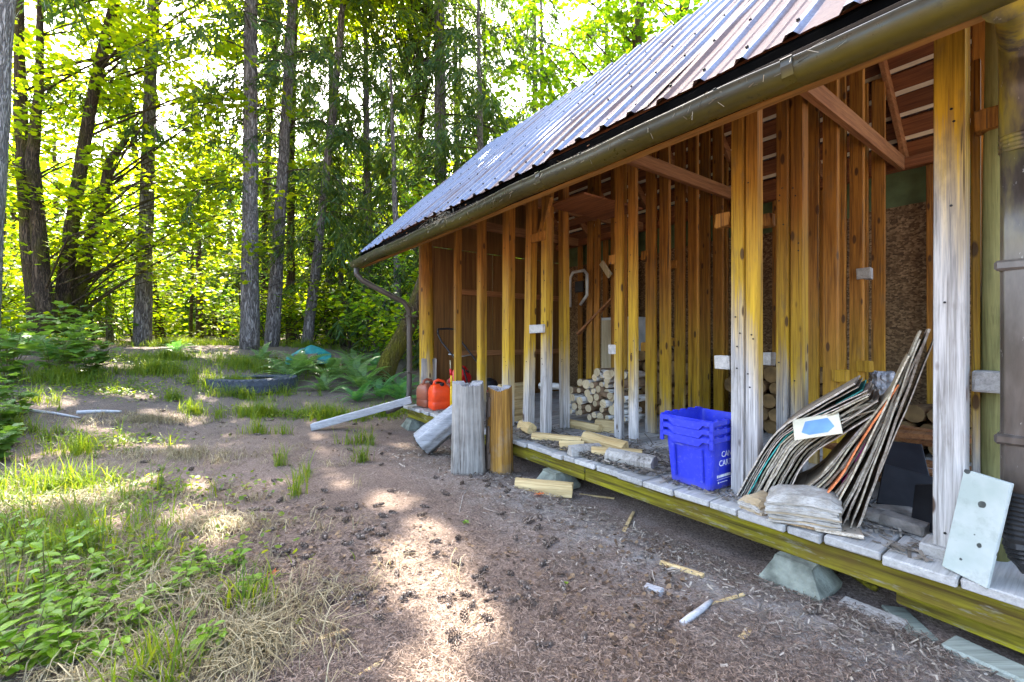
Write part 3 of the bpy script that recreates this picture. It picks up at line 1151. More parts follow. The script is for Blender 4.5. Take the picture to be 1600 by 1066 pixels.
def sheet(path, tf, dep, th, col, label, i, skew=.30):
    """path: (s, z) points of the sheet seen from its front edge"""
    m = MB()
    base = (path[0][0], tf, path[0][1])
    # ease the folds into curves
    P_ = [Vector((a, b)) for a, b in path]
    fine = []
    for k in range(len(P_) - 1):
        a0 = P_[max(k - 1, 0)]; a1 = P_[k]; a2 = P_[k + 1]; a3 = P_[min(k + 2, len(P_) - 1)]
        for j in range(4):
            u = j / 4
            fine.append(.5 * ((2 * a1) + (a2 - a0) * u + (2 * a0 - 5 * a1 + 4 * a2 - a3) * u * u + (3 * a1 - a0 - 3 * a2 + a3) * u ** 3))
    fine.append(P_[-1])
    path = [(v.x + random.uniform(-.0025, .0025), v.y + random.uniform(-.0025, .0025)) for v in fine]
    n = len(path)
    vs_, fs_ = [], []
    jt0 = random.uniform(-.05, .05)
    for k, (s_, z_) in enumerate(path):
        a = path[max(k - 1, 0)]; b = path[min(k + 1, n - 1)]
        tg = Vector((b[0] - a[0], 0, b[1] - a[1])).normalized()
        nr = Vector((-tg.z, 0, tg.x)) * th / 2
        jt = random.uniform(-.004, .004) + jt0 * k / n
        for off in (0, dep):
            for sg in (-1, 1):
                vs_.append((s_ + nr.x * sg + skew * off, tf + off + jt + .012 * k * (1 if off else .35), z_ + nr.z * sg))
    for k in range(n - 1):
        a, b = k * 4, k * 4 + 4
        fs_ += [(a, a + 1, b + 1, b), (a + 2, b + 2, b + 3, a + 3), (a, b, b + 2, a + 2), (a + 1, a + 3, b + 3, b + 1)]
    fs_ += [(0, 2, 3, 1), ((n - 1) * 4, (n - 1) * 4 + 1, (n - 1) * 4 + 3, (n - 1) * 4 + 2)]
    m.add(vs_, fs_)
    o = sobj(m, 'cardboard_sheet', M['cardboard'], base, label, 'cardboard', 'flattened cardboard leaning between the posts')
    o.color = (*col, 1)
    return o


ORD = ['first', 'second', 'third', 'fourth', 'fifth', 'sixth', 'seventh', 'eighth', 'ninth', 'tenth', 'eleventh', 'twelfth', 'thirteenth', 'fourteenth', 'fifteenth', 'sixteenth', 'seventeenth',
       'eighteenth', 'nineteenth', 'twentieth', 'twenty-first', 'twenty-second', 'twenty-third', 'twenty-fourth', 'twenty-fifth', 'twenty-sixth', 'twenty-seventh', 'last']
grp_l = 'folded brown cardboard sheet in the left, drooping half of the cardboard pile'
grp_r = 'flattened brown cardboard sheet leaning steeply in the right half of the pile'
for i in range(19):
    f = i / 18
    b0 = (1.43 - .26 * f + random.uniform(-.006, .006), ZD + .006)
    b1 = (b0[0] - .11 - .03 * f, .47 - .03 * f)
    b2 = (1.20 - .17 * f, .735 - .11 * f)
    b3 = (.98 - .15 * f, .90 - .10 * f + random.uniform(-.02, .02))
    b4 = (.80 - .07 * f + random.uniform(-.03, .03), 1.035 - .10 * f + random.uniform(-.02, .02))
    b1 = (b0[0] * .5 + b2[0] * .5 + .012, b0[1] * .5 + b2[1] * .5)
    b3 = (b2[0] * .5 + b4[0] * .5, b2[1] * .5 + b4[1] * .5 + .008)
    col = (1, 1, 1) if i != 4 else (.16, .95, 1.05)
    lb = ('%s folded cardboard sheet from the left in the drooping half of the pile' % ORD[i]) if i != 4 else 'cardboard sheet printed teal green along its upper edge, in the left of the pile'
    if i in (9, 10, 11):
        b4 = (b4[0] - .0, b4[1] - .04)
    g_ = random.uniform(.8, 1.15)
    if i != 4: col = (g_, g_ * random.uniform(.95, 1.02), g_ * random.uniform(.9, 1.02))
    sheet([b0, b1, b2, b3, b4], 2.85 + random.uniform(-.02, .03), random.uniform(.40, .60), random.uniform(.005, .010), col, lb, i)
for i in range(28):
    f = i / 27
    sb = 1.17 - .37 * f + random.uniform(-.008, .008)
    b0 = (sb, ZD + .006 + .10 * max(0, .5 - f) + abs(random.gauss(0, .03)))
    top = (.70 - .175 * f + random.uniform(-.02, .02), .93 + .44 * f ** 1.3 + random.uniform(-.04, .04))
    sag = .055 * (1 - f)
    mid1 = (b0[0] * .68 + top[0] * .32 + sag * -.2, b0[1] * .68 + top[1] * .32 - sag * .9)
    mid2 = (b0[0] * .36 + top[0] * .64, b0[1] * .36 + top[1] * .64 - sag * .5)
    g_ = random.uniform(.75, 1.2)
    col = (g_, g_ * random.uniform(.95, 1.02), g_ * random.uniform(.9, 1.02))
    lb = '%s cardboard sheet from the left in the steep right half of the pile' % ORD[i]
    if i == 15:
        col, lb = (2.2, .25, 1.9), 'cardboard sheet with a bright magenta printed edge in the middle of the pile'
    if i == 12:
        col, lb = (1.7, .62, .30), 'orange brown cardboard sheet next to the magenta edged one'
    sheet([b0, mid1, mid2, top], 2.86 - .05 * f + random.uniform(-.03, .03), random.uniform(.16, .24) + .2 * (1 - f), random.uniform(.005, .010), col, lb, 20 + i)
M['cream_card'] = simple('cream_card', (.66, .60, .44), .8)
M['blue_print'] = simple('pale_blue_print', (.17, .32, .62), .7)
cr = sthing('cream_folder', (.985, 2.83, .80), 'cream card folder with a pale blue printed patch, lying on the cardboard pile', 'folder')
cr.rotation_euler = (R(38), R(-18), SHED_RZ + R(12))
MB().box((-.115, -.075, 0), (.115, .085, .007), .002).build('cover', M['cream_card'], cr)
MB().add([(-.075, -.03, .0085), (-.04, -.055, .0085), (.05, -.055, .0085), (.085, -.02, .0085), (.06, .05, .0085), (-.05, .05, .0085)], [(0, 1, 2, 3, 4, 5)]).build('printed_patch', M['blue_print'], cr)


def lump(name, base, dims, m, label, cat, seed, rot=0.0, amp=.012):
    """soft rectangular bundle: a box cut fine and pushed about"""
    bm = bmesh.new()
    bmesh.ops.create_cube(bm, size=1)
    bmesh.ops.subdivide_edges(bm, edges=bm.edges[:], cuts=9, use_grid_fill=True)
    rs = np.random.default_rng(seed)
    ph = rs.uniform(0, 6, 9)
    for v in bm.verts:
        p = v.co
        q = Vector(p)
        r_ = (abs(p.x * 2) ** 6 + abs(p.y * 2) ** 6 + abs(p.z * 2) ** 6) ** (1 / 6)
        q /= max(r_, .01)
        q = Vector((q.x * dims[0], q.y * dims[1], q.z * dims[2]))
        a = amp * (math.sin(p.x * 7 + ph[0]) * math.sin(p.y * 8 + ph[1]) + .6 * math.sin(p.z * 15 + ph[2] + p.x * 5) + .5 * math.sin(p.x * 21 + ph[3]) * math.sin(p.y * 19 + ph[4]))
        q += Vector(p).normalized() * a + Vector(rs.normal(0, amp * .18, 3))
        v.co = q + Vector((0, 0, dims[2] / 2))
    me = bpy.data.meshes.new(name)
    bm.to_mesh(me); bm.free()
    me.materials.append(m)
    o = link(name, me, None, W(*base), (0, 0, SHED_RZ + rot))
    return tag(o, label, cat)


def paper():
    q = NM('weathered_paper', .95, 0, .1)
    a = q.noise(q.vec((6, 6, 160)), 1.0, 4, .6)
    f = q.noise(q.vec((10, 10, 10)), 1.0, 5, .65)
    c = q.mix(q.mrange(f, .35, .65), (.33, .30, .265), (.60, .57, .53))
    c = q.mix(q.mrange(a, .5, .7, 0, .5), c, (.24, .21, .17))
    z = q.sep(q.tc())[2]
    c = q.mix(q.mrange(z, .03, .0, 0, .6), c, (.5, .36, .16))
    q.base(c)
    q.bump(a, .6, .004)
    return q.m


M['paper'] = paper()
def paper_stack(base, wd, dp, nl, th, label, rz, seed, tilt=0.0):
    root = thing('newspaper_bundle', label, 'newspapers', W(*base), SHED_RZ + rz)
    root.rotation_euler = (R(4), tilt, SHED_RZ + rz)
    rr = random.Random(seed)
    z = 0.0
    for k in range(nl):
        h = th * rr.uniform(.6, 1.4)
        m = MB()
        nx_, ny_ = 9, 7
        ox, oy = rr.uniform(-.012, .012), rr.uniform(-.012, .012)
        sx2, sy2 = wd * rr.uniform(.93, 1.03), dp * rr.uniform(.93, 1.03)
        ph = [rr.uniform(0, 6) for _ in range(4)]
        vs_ = []
        for lay in (0, 1):
            for i in range(nx_):
                for j in range(ny_):
                    u, v = i / (nx_ - 1) * 2 - 1, j / (ny_ - 1) * 2 - 1
                    ed = max(abs(u), abs(v))
                    sag = -.030 * (ed ** 4) * (k / nl) - .012 * u * u * (k / nl)
                    rag = 1 + (.025 * math.sin(9 * u + ph[0]) * math.sin(8 * v + ph[1]) + rr.uniform(-.012, .012)) * (ed > .9)
                    vs_.append((ox + u * sx2 / 2 * rag, oy + v * sy2 / 2 * rag, z + lay * h * (1 - .35 * (ed > .95)) + sag + .004 * math.sin(5 * u + ph[2]) * math.sin(4 * v + ph[3])))
        n2 = nx_ * ny_
        fs_ = []
        for i in range(nx_ - 1):
            for j in range(ny_ - 1):
                a_ = i * ny_ + j
                fs_ += [(a_, a_ + 1, a_ + ny_ + 1, a_ + ny_), (n2 + a_, n2 + a_ + ny_, n2 + a_ + ny_ + 1, n2 + a_ + 1)]
        rim = [i * ny_ for i in range(nx_)] + [(nx_ - 1) * ny_ + j for j in range(1, ny_)] + [i * ny_ + ny_ - 1 for i in range(nx_ - 2, -1, -1)] + [j for j in range(ny_ - 2, 0, -1)]
        for i in range(len(rim)):
            a_, b_ = rim[i], rim[(i + 1) % len(rim)]
            fs_.append((a_, b_, n2 + b_, n2 + a_))
        m.add(vs_, fs_)
        m.build('newspaper', M['paper'], root)
        z += h * 1.02
    return root


def paper2():
    q = NM('yellowed_newsprint', .95, 0, .1)
    f = q.noise(q.vec((10, 10, 10), 9.0), 1.0, 5, .65)
    pr = q.noise(q.vec((60, 260, 60), 9.0), 1.0, 2, .5)
    c = q.mix(q.mrange(f, .35, .65), (.30, .265, .215), (.52, .48, .42))
    nz_ = q.sep(q.tc('Normal'))[2]
    c = q.mix(q.math('MULTIPLY', q.mrange(pr, .5, .6, 0, .45), q.mrange(nz_, .6, .8)), c, (.14, .13, .125))
    c = q.mix(q.mrange(q.orand(), .7, 1.0, 0, .6), c, (.46, .30, .12))
    q.base(c)
    q.bump(q.noise(q.vec((25, 25, 25), 9.0), 1.0, 5, .7), .6, .006)
    return q.m


M['paper'] = paper2()
paper_stack((1.02, 2.755, ZD + .030), .33, .25, 9, .016, 'swollen weathered bundle of newspapers on the deck in front of the cardboard', R(18), 3, R(-4))
paper_stack((1.25, 2.755, ZD + .002), .15, .21, 5, .016, 'small rotting paper bundle with yellowed edges left of the big one', R(-14), 5)
for k, (s_, t_, rz, tw) in enumerate(((1.0, 2.775, 14, .30), (.88, 2.785, 24, .20))):
    o = MB().box((-tw / 2, -.11, 0), (tw / 2, .11, .012), .002, .006).build('flat_carton', M['cardboard'], None, None, True, False, W(s_, t_, ZD + .002 + k * .014))
    o.rotation_euler = (0, 0, SHED_RZ + R(rz))
    o.color = (1.2, .95, .68, 1) if k == 0 else (1.3, 1.28, 1.25, 1)
    tag(o, ('orange brown carton pressed flat under the newspaper bundle', 'pale torn carton sticking out right of the newspaper bundle')[k], 'cardboard')
M['old_brick'] = simple('grey_old_brick', (.24, .21, .18), .95, 0, .4, 12, .8)
for k, (s_, t_, z_, rz, lb) in enumerate(((.80, 3.07, 0, 12, 'left one of two old grey bricks behind the cardboard'), (.665, 3.06, 0, -8, 'right one of two old grey bricks near the nearest post'),
                                          (.74, 3.20, 0.0, 30, 'old brick lying behind the two front bricks'))):
    o = MB().box((-.10, -.047, 0), (.10, .047, .062), .008, .006).build('brick_block', M['old_brick'], None, None, True, False, W(s_, t_, ZD + .003 + z_))
    o.rotation_euler = (0, 0, SHED_RZ + R(rz)); tag(o, lb, 'brick')
M['black_tile'] = simple('black_slab', (.016, .016, .019), .55, 0, .4, 9)
for k, (s_, t_, z_, rx, ry, rz, lb) in enumerate(((.70, 3.34, .02, 50, 10, 14, 'black square slab tilted behind the bricks'), (.545, 3.14, .02, 62, -20, -30, 'black slab leaning toward the nearest post'),
                                                  (.80, 3.55, .16, 35, 0, 20, 'upper black slab in the dark heap behind the cardboard'))):
    o = MB().box((-.13, -.13, -.012), (.13, .13, .012), .004).build('black_slab', M['black_tile'], None, None, True, False, W(s_, t_, ZD + .115 + z_))
    o.rotation_euler = (R(rx), R(ry), SHED_RZ + R(rz)); tag(o, lb, 'slab', 'black slabs in the nearest bay')
# dark boards heaped further in
for k in range(7):
    a = (random.uniform(.6, 1.2), random.uniform(3.7, 4.4), ZD + .04 + .05 * k)
    ang = random.uniform(-.6, .6)
    p0 = Vector((a[0] + .45 * math.cos(ang), a[1] + .45 * math.sin(ang), a[2] + random.uniform(-.02, .06)))
    p1 = Vector((a[0] - .35 * math.cos(ang), a[1] - .35 * math.sin(ang), a[2] + random.uniform(-.02, .06)))
    sobj(MB().beam(p0, p1, .11, .03, c=.003, jit=.004), 'scrap_board', M['rafter'], a, 'dark scrap board in the heap on the floor of the nearest bay', 'board', 'scrap boards in the nearest bay')

# white painted board leaning by the nearest post
M['spotted_white'] = None


def spotted():
    q = NM('spotted_white_paint', .6)
    vn = q.n('ShaderNodeTexVoronoi', feature='F1')
    vn.inputs['Scale'].default_value = 1.0
    q.l(q.vec((21, 21, 21)), vn.inputs['Vector'])
    v = q.math('ADD', vn.outputs['Distance'], q.mrange(q.sep(vn.outputs['Color'])[0], .35, .95, .25, -.12))
    n = q.noise(q.vec((30, 30, 30)), 1.0, 4)
    f = q.noise(q.vec((4, 4, 4)), 1.0, 4)
    c = q.mix(q.mrange(f, .4, .62), (.36, .41, .37), (.50, .53, .50))
    k = q.math('SUBTRACT', v, q.math('MULTIPLY', q.math('SUBTRACT', n, .5), .3))
    c = q.mix(q.mrange(k, .15, .20, 1, 0), c, (.05, .055, .05))
    gr = q.noise(q.vec((11, 11, 11)), 1.0, 6, .7)
    c = q.mix(q.mrange(gr, .52, .70, 0, .5), c, (.22, .24, .20))
    q.base(c)
    return q.m


M['spotted_white'] = spotted()
p0, p1 = Vector((.378, 2.662, ZD + .004)), Vector((.315, 2.705, ZD + .44))
mb = MB()
x = (p1 - p0).normalized(); y = Vector((.93, .36, 0)); y = (y - x * y.dot(x)).normalized(); z = x.cross(y)
mb.obox((p0 + p1) / 2, ((p1 - p0).length / 2, .078, .010), Matrix((x, y, z)).transposed(), .003, .001)
sobj(mb, 'painted_board', M['spotted_white'], (.375, 2.69, ZD), 'short white painted board with dark spots leaning at the right end of the deck', 'board')

# --- firewood: a stack of small round birch logs, then dim stacks further back
def log_end():
    q = NM('sawn_log_end', .8)
    f = q.noise(q.vec((4, 4, 60), 9.0), 1.0, 4)
    c = q.mix(q.mrange(f, .3, .7), (.48, .36, .20), (.72, .62, .42))
    q.base(q.mix(1.0, c, q.mrange(q.orand(), 0, 1, .75, 1.1), 'MULTIPLY'))
    return q.m


def birch():
    q = NM('birch_bark', .75)
    a = q.noise(q.vec((30, 4, 30), 9.0), 1.0, 4, .6)
    b = q.noise(q.vec((5, 5, 5), 9.0), 1.0, 4, .6)
    c = q.mix(q.mrange(a, .5, .62), (.66, .64, .60), (.10, .085, .07))
    br = q.mix(q.mrange(b, .3, .7), (.10, .06, .035), (.30, .20, .12))
    c = q.mix(q.mrange(q.orand(), .45, .55), br, c)
    q.base(c)
    q.bump(a, .4, .004)
    return q.m


M['log_end'], M['birch'] = log_end(), birch()
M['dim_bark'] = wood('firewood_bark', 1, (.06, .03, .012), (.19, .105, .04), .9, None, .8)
M['dim_end'] = simple('dim_log_end', (.19, .12, .05), .85, 0, .45, 9)  # end grain darkened, the dimness at the back put into its colour


def log_mesh(r, L, bark, end, seed):
    random.seed(seed)
    m = MB()
    n = 12
    pts = [Vector((random.uniform(-.006, .006), L * k / 3, random.uniform(-.004, .004))) for k in range(4)]
    m.tube(pts, [r, r * random.uniform(.93, 1.05), r * random.uniform(.93, 1.05), r * random.uniform(.85, 1)], n, wob=.06)
    me = m.mesh('firewood_log', bark, None, True, True)
    me.materials.append(end)
    for p in me.polygons:
        if len(p.vertices) > 4:
            p.material_index = 1
            p.use_smooth = False
    return me


rs = random.Random(5)
LOGS = [log_mesh(r, .36, M['birch'], M['log_end'], 100 + i) for i, r in enumerate((.055, .045, .036, .05, .04, .03))]
RAD = (.055, .045, .036, .05, .04, .03)
placed = []
cand = 0
while len(placed) < 46 and cand < 9000:
    cand += 1
    k = rs.choice((0, 1, 2, 3, 4, 5, 3, 1, 4))
    s_ = rs.uniform(3.17, 4.02)
    z_ = ZD + .03 + rs.uniform(.05, .60) * (1 if cand < 5000 else .8)
    if z_ > ZD + .36 + .26 * min(1, max(0, (4.0 - s_) / .45)):
        continue
    if all((s_ - a) ** 2 + (z_ - b) ** 2 > ((RAD[k] + r) * .93) ** 2 for a, b, r in placed):
        placed.append((s_, z_, RAD[k]))
        o = link('firewood_log', LOGS[k], None, W(s_, 3.80 + rs.uniform(-.04, .05), z_), (rs.uniform(-.05, .05), rs.uniform(0, 6), SHED_RZ + rs.uniform(-.10, .10)))
        tag(o, 'thin round firewood log with pale sawn end in the stack behind the posts', 'log', 'round logs in the front firewood stack')
for k, (s_, t_, z_, rz, lb) in enumerate(((3.34, 3.78, .885, 62, 'peeling white birch log lying across the top of the stack, left'), (3.95, 3.72, .70, 118, 'white birch log slanting off the left end of the stack'),
                                          (3.30, 3.76, .66, 70, 'small white birch log lying sideways at the right of the stack'))):
    o = link('firewood_log', LOGS[k], None, W(s_, t_, z_), (0, 0, SHED_RZ + R(rz)))
    tag(o, lb, 'log')


def split_piece(name, base, L, wd, ht, rz, m, label, tilt=0.0, group=None, cat='firewood', roll=0.0):
    mb = MB()
    n = 6
    rr = random.Random(hash((round(base[0], 3), round(base[1], 3))) & 0xffff)
    prof = [(-.5, -.5), (.5, -.5), (.55, .1), (.2, .5), (-.25, .45), (-.52, .0)]
    prof = [(a * wd + rr.uniform(-.008, .008), b * ht + rr.uniform(-.008, .008)) for a, b in prof]
    vs_ = []
    for k in range(5):
        x = -L / 2 + L * k / 4
        for a, b in prof:
            vs_.append((x + rr.uniform(-.006, .006), a * rr.uniform(.92, 1.05), b * rr.uniform(.92, 1.05) + ht / 2))
    fs_ = []
    for k in range(4):
        for j in range(n):
            fs_.append((k * n + j, k * n + (j + 1) % n, (k + 1) * n + (j + 1) % n, (k + 1) * n + j))
    fs_ += [tuple(range(n))[::-1], tuple(range(4 * n, 5 * n))]
    mb.add(vs_, fs_)
    o = mb.build(name, m, None, None, True, False, base)
    o.rotation_euler = (roll, tilt, rz)
    return tag(o, label, cat, group)


rA = SHED_RZ
split_piece('split_firewood', W(3.55, 3.55, ZD), .55, .09, .08, rA + R(6), M['pale_wood'], 'long pale split plank lying in front of the round log stack')
split_piece('split_firewood', W(3.22, 2.90, ZD + .01), .50, .09, .07, rA + R(30), M['pale_wood'], 'orange brown split piece lying at the foot of the paired posts')
split_piece('split_firewood', W(2.72, 3.02, ZD + .04), .52, .08, .09, rA + R(-4), M['pale_wood'], 'split piece lying crosswise on the small heap of firewood')
split_piece('split_firewood', W(2.50, 2.93, ZD), .42, .10, .09, rA + R(38), M['pale_wood'], 'pale split chunk with square end at the deck edge left of the crates')
split_piece('split_firewood', W(2.30, 2.86, ZD), .40, .13, .10, rA + R(14), M['stump_side'], 'grey bark covered split log against the blue crates')
split_piece('split_firewood', W(2.74, 2.80, ZD), .30, .10, .08, rA + R(70), M['stump_side'], 'grey rough split chunk on the deck edge')
split_piece('split_firewood', W(2.93, 2.82, ZD), .22, .08, .08, rA + R(50), M['pale_wood'], 'small pinkish split piece on the deck edge')
split_piece('split_firewood', W(3.80, 2.98, ZD), .30, .10, .10, rA + R(-15), M['pale_wood'], 'tawny split block behind the feet of the paired posts')
split_piece('split_firewood', W(3.28, 3.70, ZD), .26, .17, .13, rA + R(20), M['pale_wood'], 'squat split block at the lower right of the round log stack')
for k in range(6):
    split_piece('split_firewood', W(4.35 + .02 * k, 3.2 + .05 * (k % 3), ZD + .075 * k), .5, .10, .075, rA + R(85 + 6 * (k % 3)), M['pale_wood'],
                ORD[k] + ' split piece from the bottom in the low stack behind the stumps', 0, 'split pieces stacked behind the stumps')
split_piece('split_firewood', ground_pt(.275, 3.83, -.005), .50, .115, .10, R(-14), M['pale_wood'], 'pale peeled split log lying on the ground in front of the deck')

# dim stacks against the back wall
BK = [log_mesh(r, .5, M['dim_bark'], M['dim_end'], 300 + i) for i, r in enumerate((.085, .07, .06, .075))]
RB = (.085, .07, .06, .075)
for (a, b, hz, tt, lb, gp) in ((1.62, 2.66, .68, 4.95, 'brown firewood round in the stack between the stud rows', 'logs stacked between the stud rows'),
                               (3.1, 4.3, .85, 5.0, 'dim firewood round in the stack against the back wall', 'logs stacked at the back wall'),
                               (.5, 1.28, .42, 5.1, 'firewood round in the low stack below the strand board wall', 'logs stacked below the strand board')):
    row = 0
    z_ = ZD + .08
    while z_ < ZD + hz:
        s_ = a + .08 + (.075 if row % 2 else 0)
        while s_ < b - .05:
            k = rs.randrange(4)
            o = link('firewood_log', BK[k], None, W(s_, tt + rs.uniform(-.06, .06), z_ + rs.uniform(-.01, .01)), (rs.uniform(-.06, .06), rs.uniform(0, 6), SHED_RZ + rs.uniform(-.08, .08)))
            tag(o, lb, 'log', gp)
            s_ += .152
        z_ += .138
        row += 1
lump('tin_can_bag', (1.22, 4.98, ZD + .52), (.16, .16, .2), simple('grey_plastic_bag', (.42, .42, .44), .3, .2, .4, 20, .8), 'crumpled grey plastic bag on the low firewood stack', 'bag', 9)

# tools hung in the dark left bay
M['grey_paint'] = simple('grey_painted_metal', (.42, .44, .43), .5, .2)
fr = sthing('hanging_frame', (4.55, 4.5, 1.75), 'pale grey metal frame hanging in the dark left bay', 'frame')
MB().tube([Vector(p) for p in ((-.16, 0, 0), (-.16, 0, .42), (-.10, 0, .5), (.12, 0, .5), (.18, 0, .44), (.18, 0, .15), (.05, 0, .02))], .022, 8).build('bent_tube', M['grey_paint'], fr, smooth=True)
MB().box((-.05, -.02, .2), (.11, .02, .36), .01).build('plate', M['black_tile'], fr)
sobj(MB().beam((4.6, 4.55, 1.35), (4.05, 4.7, 1.86), .10, .03, c=.003), 'slanting_board', M['rafter'], (4.6, 4.55, 1.35), 'brown board slanting behind the inner studs of the left bay', 'board')
sobj(MB().beam((3.95, 4.5, 2.12), (4.12, 4.52, 2.32), .03, .08, c=.003), 'short_offcut', M['cream_board'], (3.95, 4.5, 2.1), 'pale offcut wedged high between the inner studs', 'board')
cab = sthing('storage_cabinet', (4.28, 5.2, ZD), 'pale grey cabinet standing in the dark left bay', 'cabinet')
MB().box((-.28, -.2, 0), (.28, .2, 1.32), .006).build('carcass', M['grey_paint'], cab)
MB().box((-.26, -.222, .04), (.0, -.205, 1.28), .004).build('door', M['cream_board'], cab)
MB().box((.005, -.222, .04), (.26, -.205, 1.28), .004).build('door', M['cream_board'], cab)

# --- fuel cans
def can_plastic(name, c, dirt):
    q = NM(name, .4, 0, .4)
    f = q.noise(q.vec((7, 7, 7)), 1.0, 5, .6)
    q.base(q.mix(q.mrange(f, .4, .68, 0, .8), c, dirt))
    q.bump(f, .1, .01)
    return q.m


M['can_orange'] = can_plastic('orange_red_can', (.90, .075, .012), (.70, .05, .012))
M['can_red'] = can_plastic('red_can', (.62, .014, .018), (.45, .012, .015))
M['can_brown'] = can_plastic('faded_brown_can', (.30, .085, .042), (.20, .075, .045))
M['yellow'] = simple('yellow_plastic', (.80, .50, .02), .4)


def fuel_can(base, m, label, w_=.25, d_=.27, h_=.34, rz=0.0, tilt=(0, 0), spout=True):
    root = thing('fuel_can', label, 'fuel can', W(*base), SHED_RZ + rz, 'fuel cans at the far end of the deck')
    root.rotation_euler = (tilt[0], tilt[1], SHED_RZ + rz)
    mb = MB()
    def ring(hw, hd, z, y0=0.0, n=5):
        r = min(hw, hd) * .35
        out = []
        for cx, cy, a0 in ((hw - r, hd - r, 0), (-hw + r, hd - r, 90), (-hw + r, -hd + r, 180), (hw - r, -hd + r, 270)):
            for i in range(n):
                a = R(a0 + 90 * i / (n - 1))
                out.append((cx + r * math.cos(a), y0 + cy + r * math.sin(a), z))
        return out
    hw, hd = w_ / 2, d_ / 2
    rings = [ring(hw * .9, hd * .9, 0), ring(hw, hd, .025), ring(hw, hd, h_ * .30), ring(hw * .97, hd * .97, h_ * .33), ring(hw, hd, h_ * .36), ring(hw, hd, h_ * .74),
             ring(hw * .93, hd * .93, h_ * .84), ring(hw * .72, hd * .8, h_ * .93), ring(hw * .5, hd * .62, h_ * .985), ring(hw * .3, hd * .4, h_)]
    n = len(rings[0])
    fs_ = []
    for k in range(len(rings) - 1):
        for i in range(n):
            fs_.append((k * n + i, k * n + (i + 1) % n, (k + 1) * n + (i + 1) % n, (k + 1) * n + i))
    fs_ += [tuple(range(n))[::-1], tuple(range((len(rings) - 1) * n, len(rings) * n))]
    mb.add([p for r_ in rings for p in r_], fs_)
    mb.build('body', m, root, smooth=True)
    MB().tube([Vector((0, -hd * .62, h_ * .93)), Vector((0, -hd * .55, h_ * 1.1)), Vector((0, -.02, h_ * 1.16)), Vector((0, hd * .45, h_ * 1.1)), Vector((0, hd * .6, h_ * .93))], [.022, .02, .02, .02, .022], 8).build('handle', m, root, smooth=True)
    cp = MB().tube([Vector((hw * .45, hd * .1, h_ * .93)), Vector((hw * .52, hd * .1, h_ * 1.05))], [.034, .032], 14).build('cap', M['black_tile'] if spout else m, root)
    return root


fuel_can((6.02, 2.86, ZD + .002), M['can_brown'], 'faded rusty brown plastic fuel can at the far end of the deck', .25, .27, .35, R(14))
fuel_can((5.70, 2.89, ZD + .002), M['can_orange'], 'bright orange red fuel can in front of the others on the deck', .245, .28, .36, R(-8))
fuel_can((5.78, 3.22, ZD + .30), M['can_red'], 'smaller deep red fuel can lying tilted behind the orange one', .22, .26, .26, R(20), (R(-22), R(12)))
fuel_can((6.0, 3.24, ZD + .01), M['can_brown'], 'dull pinkish brown fuel can mostly hidden behind the others', .22, .26, .33, R(20), (0, 0))
split_piece('wooden_block', W(5.76, 3.24, ZD), .3, .24, .28, rA, M['stump_side'], 'rough block carrying the red fuel can', cat='block')
sp = sthing('funnel_spout', (5.52, 2.99, ZD + .34), 'red and yellow pouring spout standing up beside the orange can', 'spout')
MB().tube([Vector((0, 0, 0)), Vector((-.01, 0, .12)), Vector((-.02, 0, .15))], [.022, .016, .014], 10).build('yellow_tip', M['yellow'], sp, smooth=True)
MB().tube([Vector((-.02, 0, .15)), Vector((-.035, 0, .24))], [.02, .017], 10).build('red_sleeve', M['can_red'], sp, smooth=True)
MB().tube([Vector((-.035, 0, .24)), Vector((-.05, 0, .36))], [.009, .006], 8).build('tip_rod', M['cream_board'], sp, smooth=True)
MB().tube([Vector((0, 0, -.34)), Vector((0, 0, 0))], [.03, .024], 10).build('stem', M['yellow'], sp, smooth=True)

# --- push mower standing in the end bay
mw = sthing('push_mower', (5.25, 3.42, ZD), 'push mower with red deck and black tubular handle behind the fuel cans', 'mower')
M['black_metal'] = simple('black_tube', (.022, .022, .024), .35, .3)
for yy in (-.17, .17):
    MB().tube([Vector((-.20, yy, .22)), Vector((-.40, yy * .95, .55)), Vector((-.66, yy - .22, .96)), Vector((-.72, yy - .25, 1.08))], .013, 8).build('handle_tube', M['black_metal'], mw, smooth=True)
MB().tube([Vector((-.72, -.42, 1.08)), Vector((-.76, -.40, 1.15)), Vector((-.77, -.25, 1.16)), Vector((-.76, -.10, 1.15)), Vector((-.72, -.08, 1.08))], .015, 8).build('grip_bar', M['black_metal'], mw, smooth=True)
MB().tube([Vector((-.55, -.33, .78)), Vector((-.52, -.15, .74)), Vector((-.52, .02, .76))], .009, 8).build('cross_brace', M['grey_paint'], mw, smooth=True)
dk = crate_shell(.56, .46, .16, -.03)
dk.v = [(p[0], p[1], .30 - p[2]) for p in dk.v]
dk.build('mower_deck', M['can_red'], mw)
MB().tube([Vector((0, 0, .30)), Vector((0, 0, .36)), Vector((0, 0, .42)), Vector((0, 0, .45))], [.15, .15, .12, .05], 16).build('engine_cover', M['black_metal'], mw, smooth=False)
for xx in (-.24, .24):
    for yy in (-.26, .26):
        wh = MB().tube([Vector((xx, yy - .022, .10)), Vector((xx, yy + .022, .10))], .10, 18).build('wheel', M['black_pipe'], mw)
        MB().tube([Vector((xx, yy - .027, .10)), Vector((xx, yy + .027, .10))], .05, 14).build('hub', M['grey_paint'], wh)

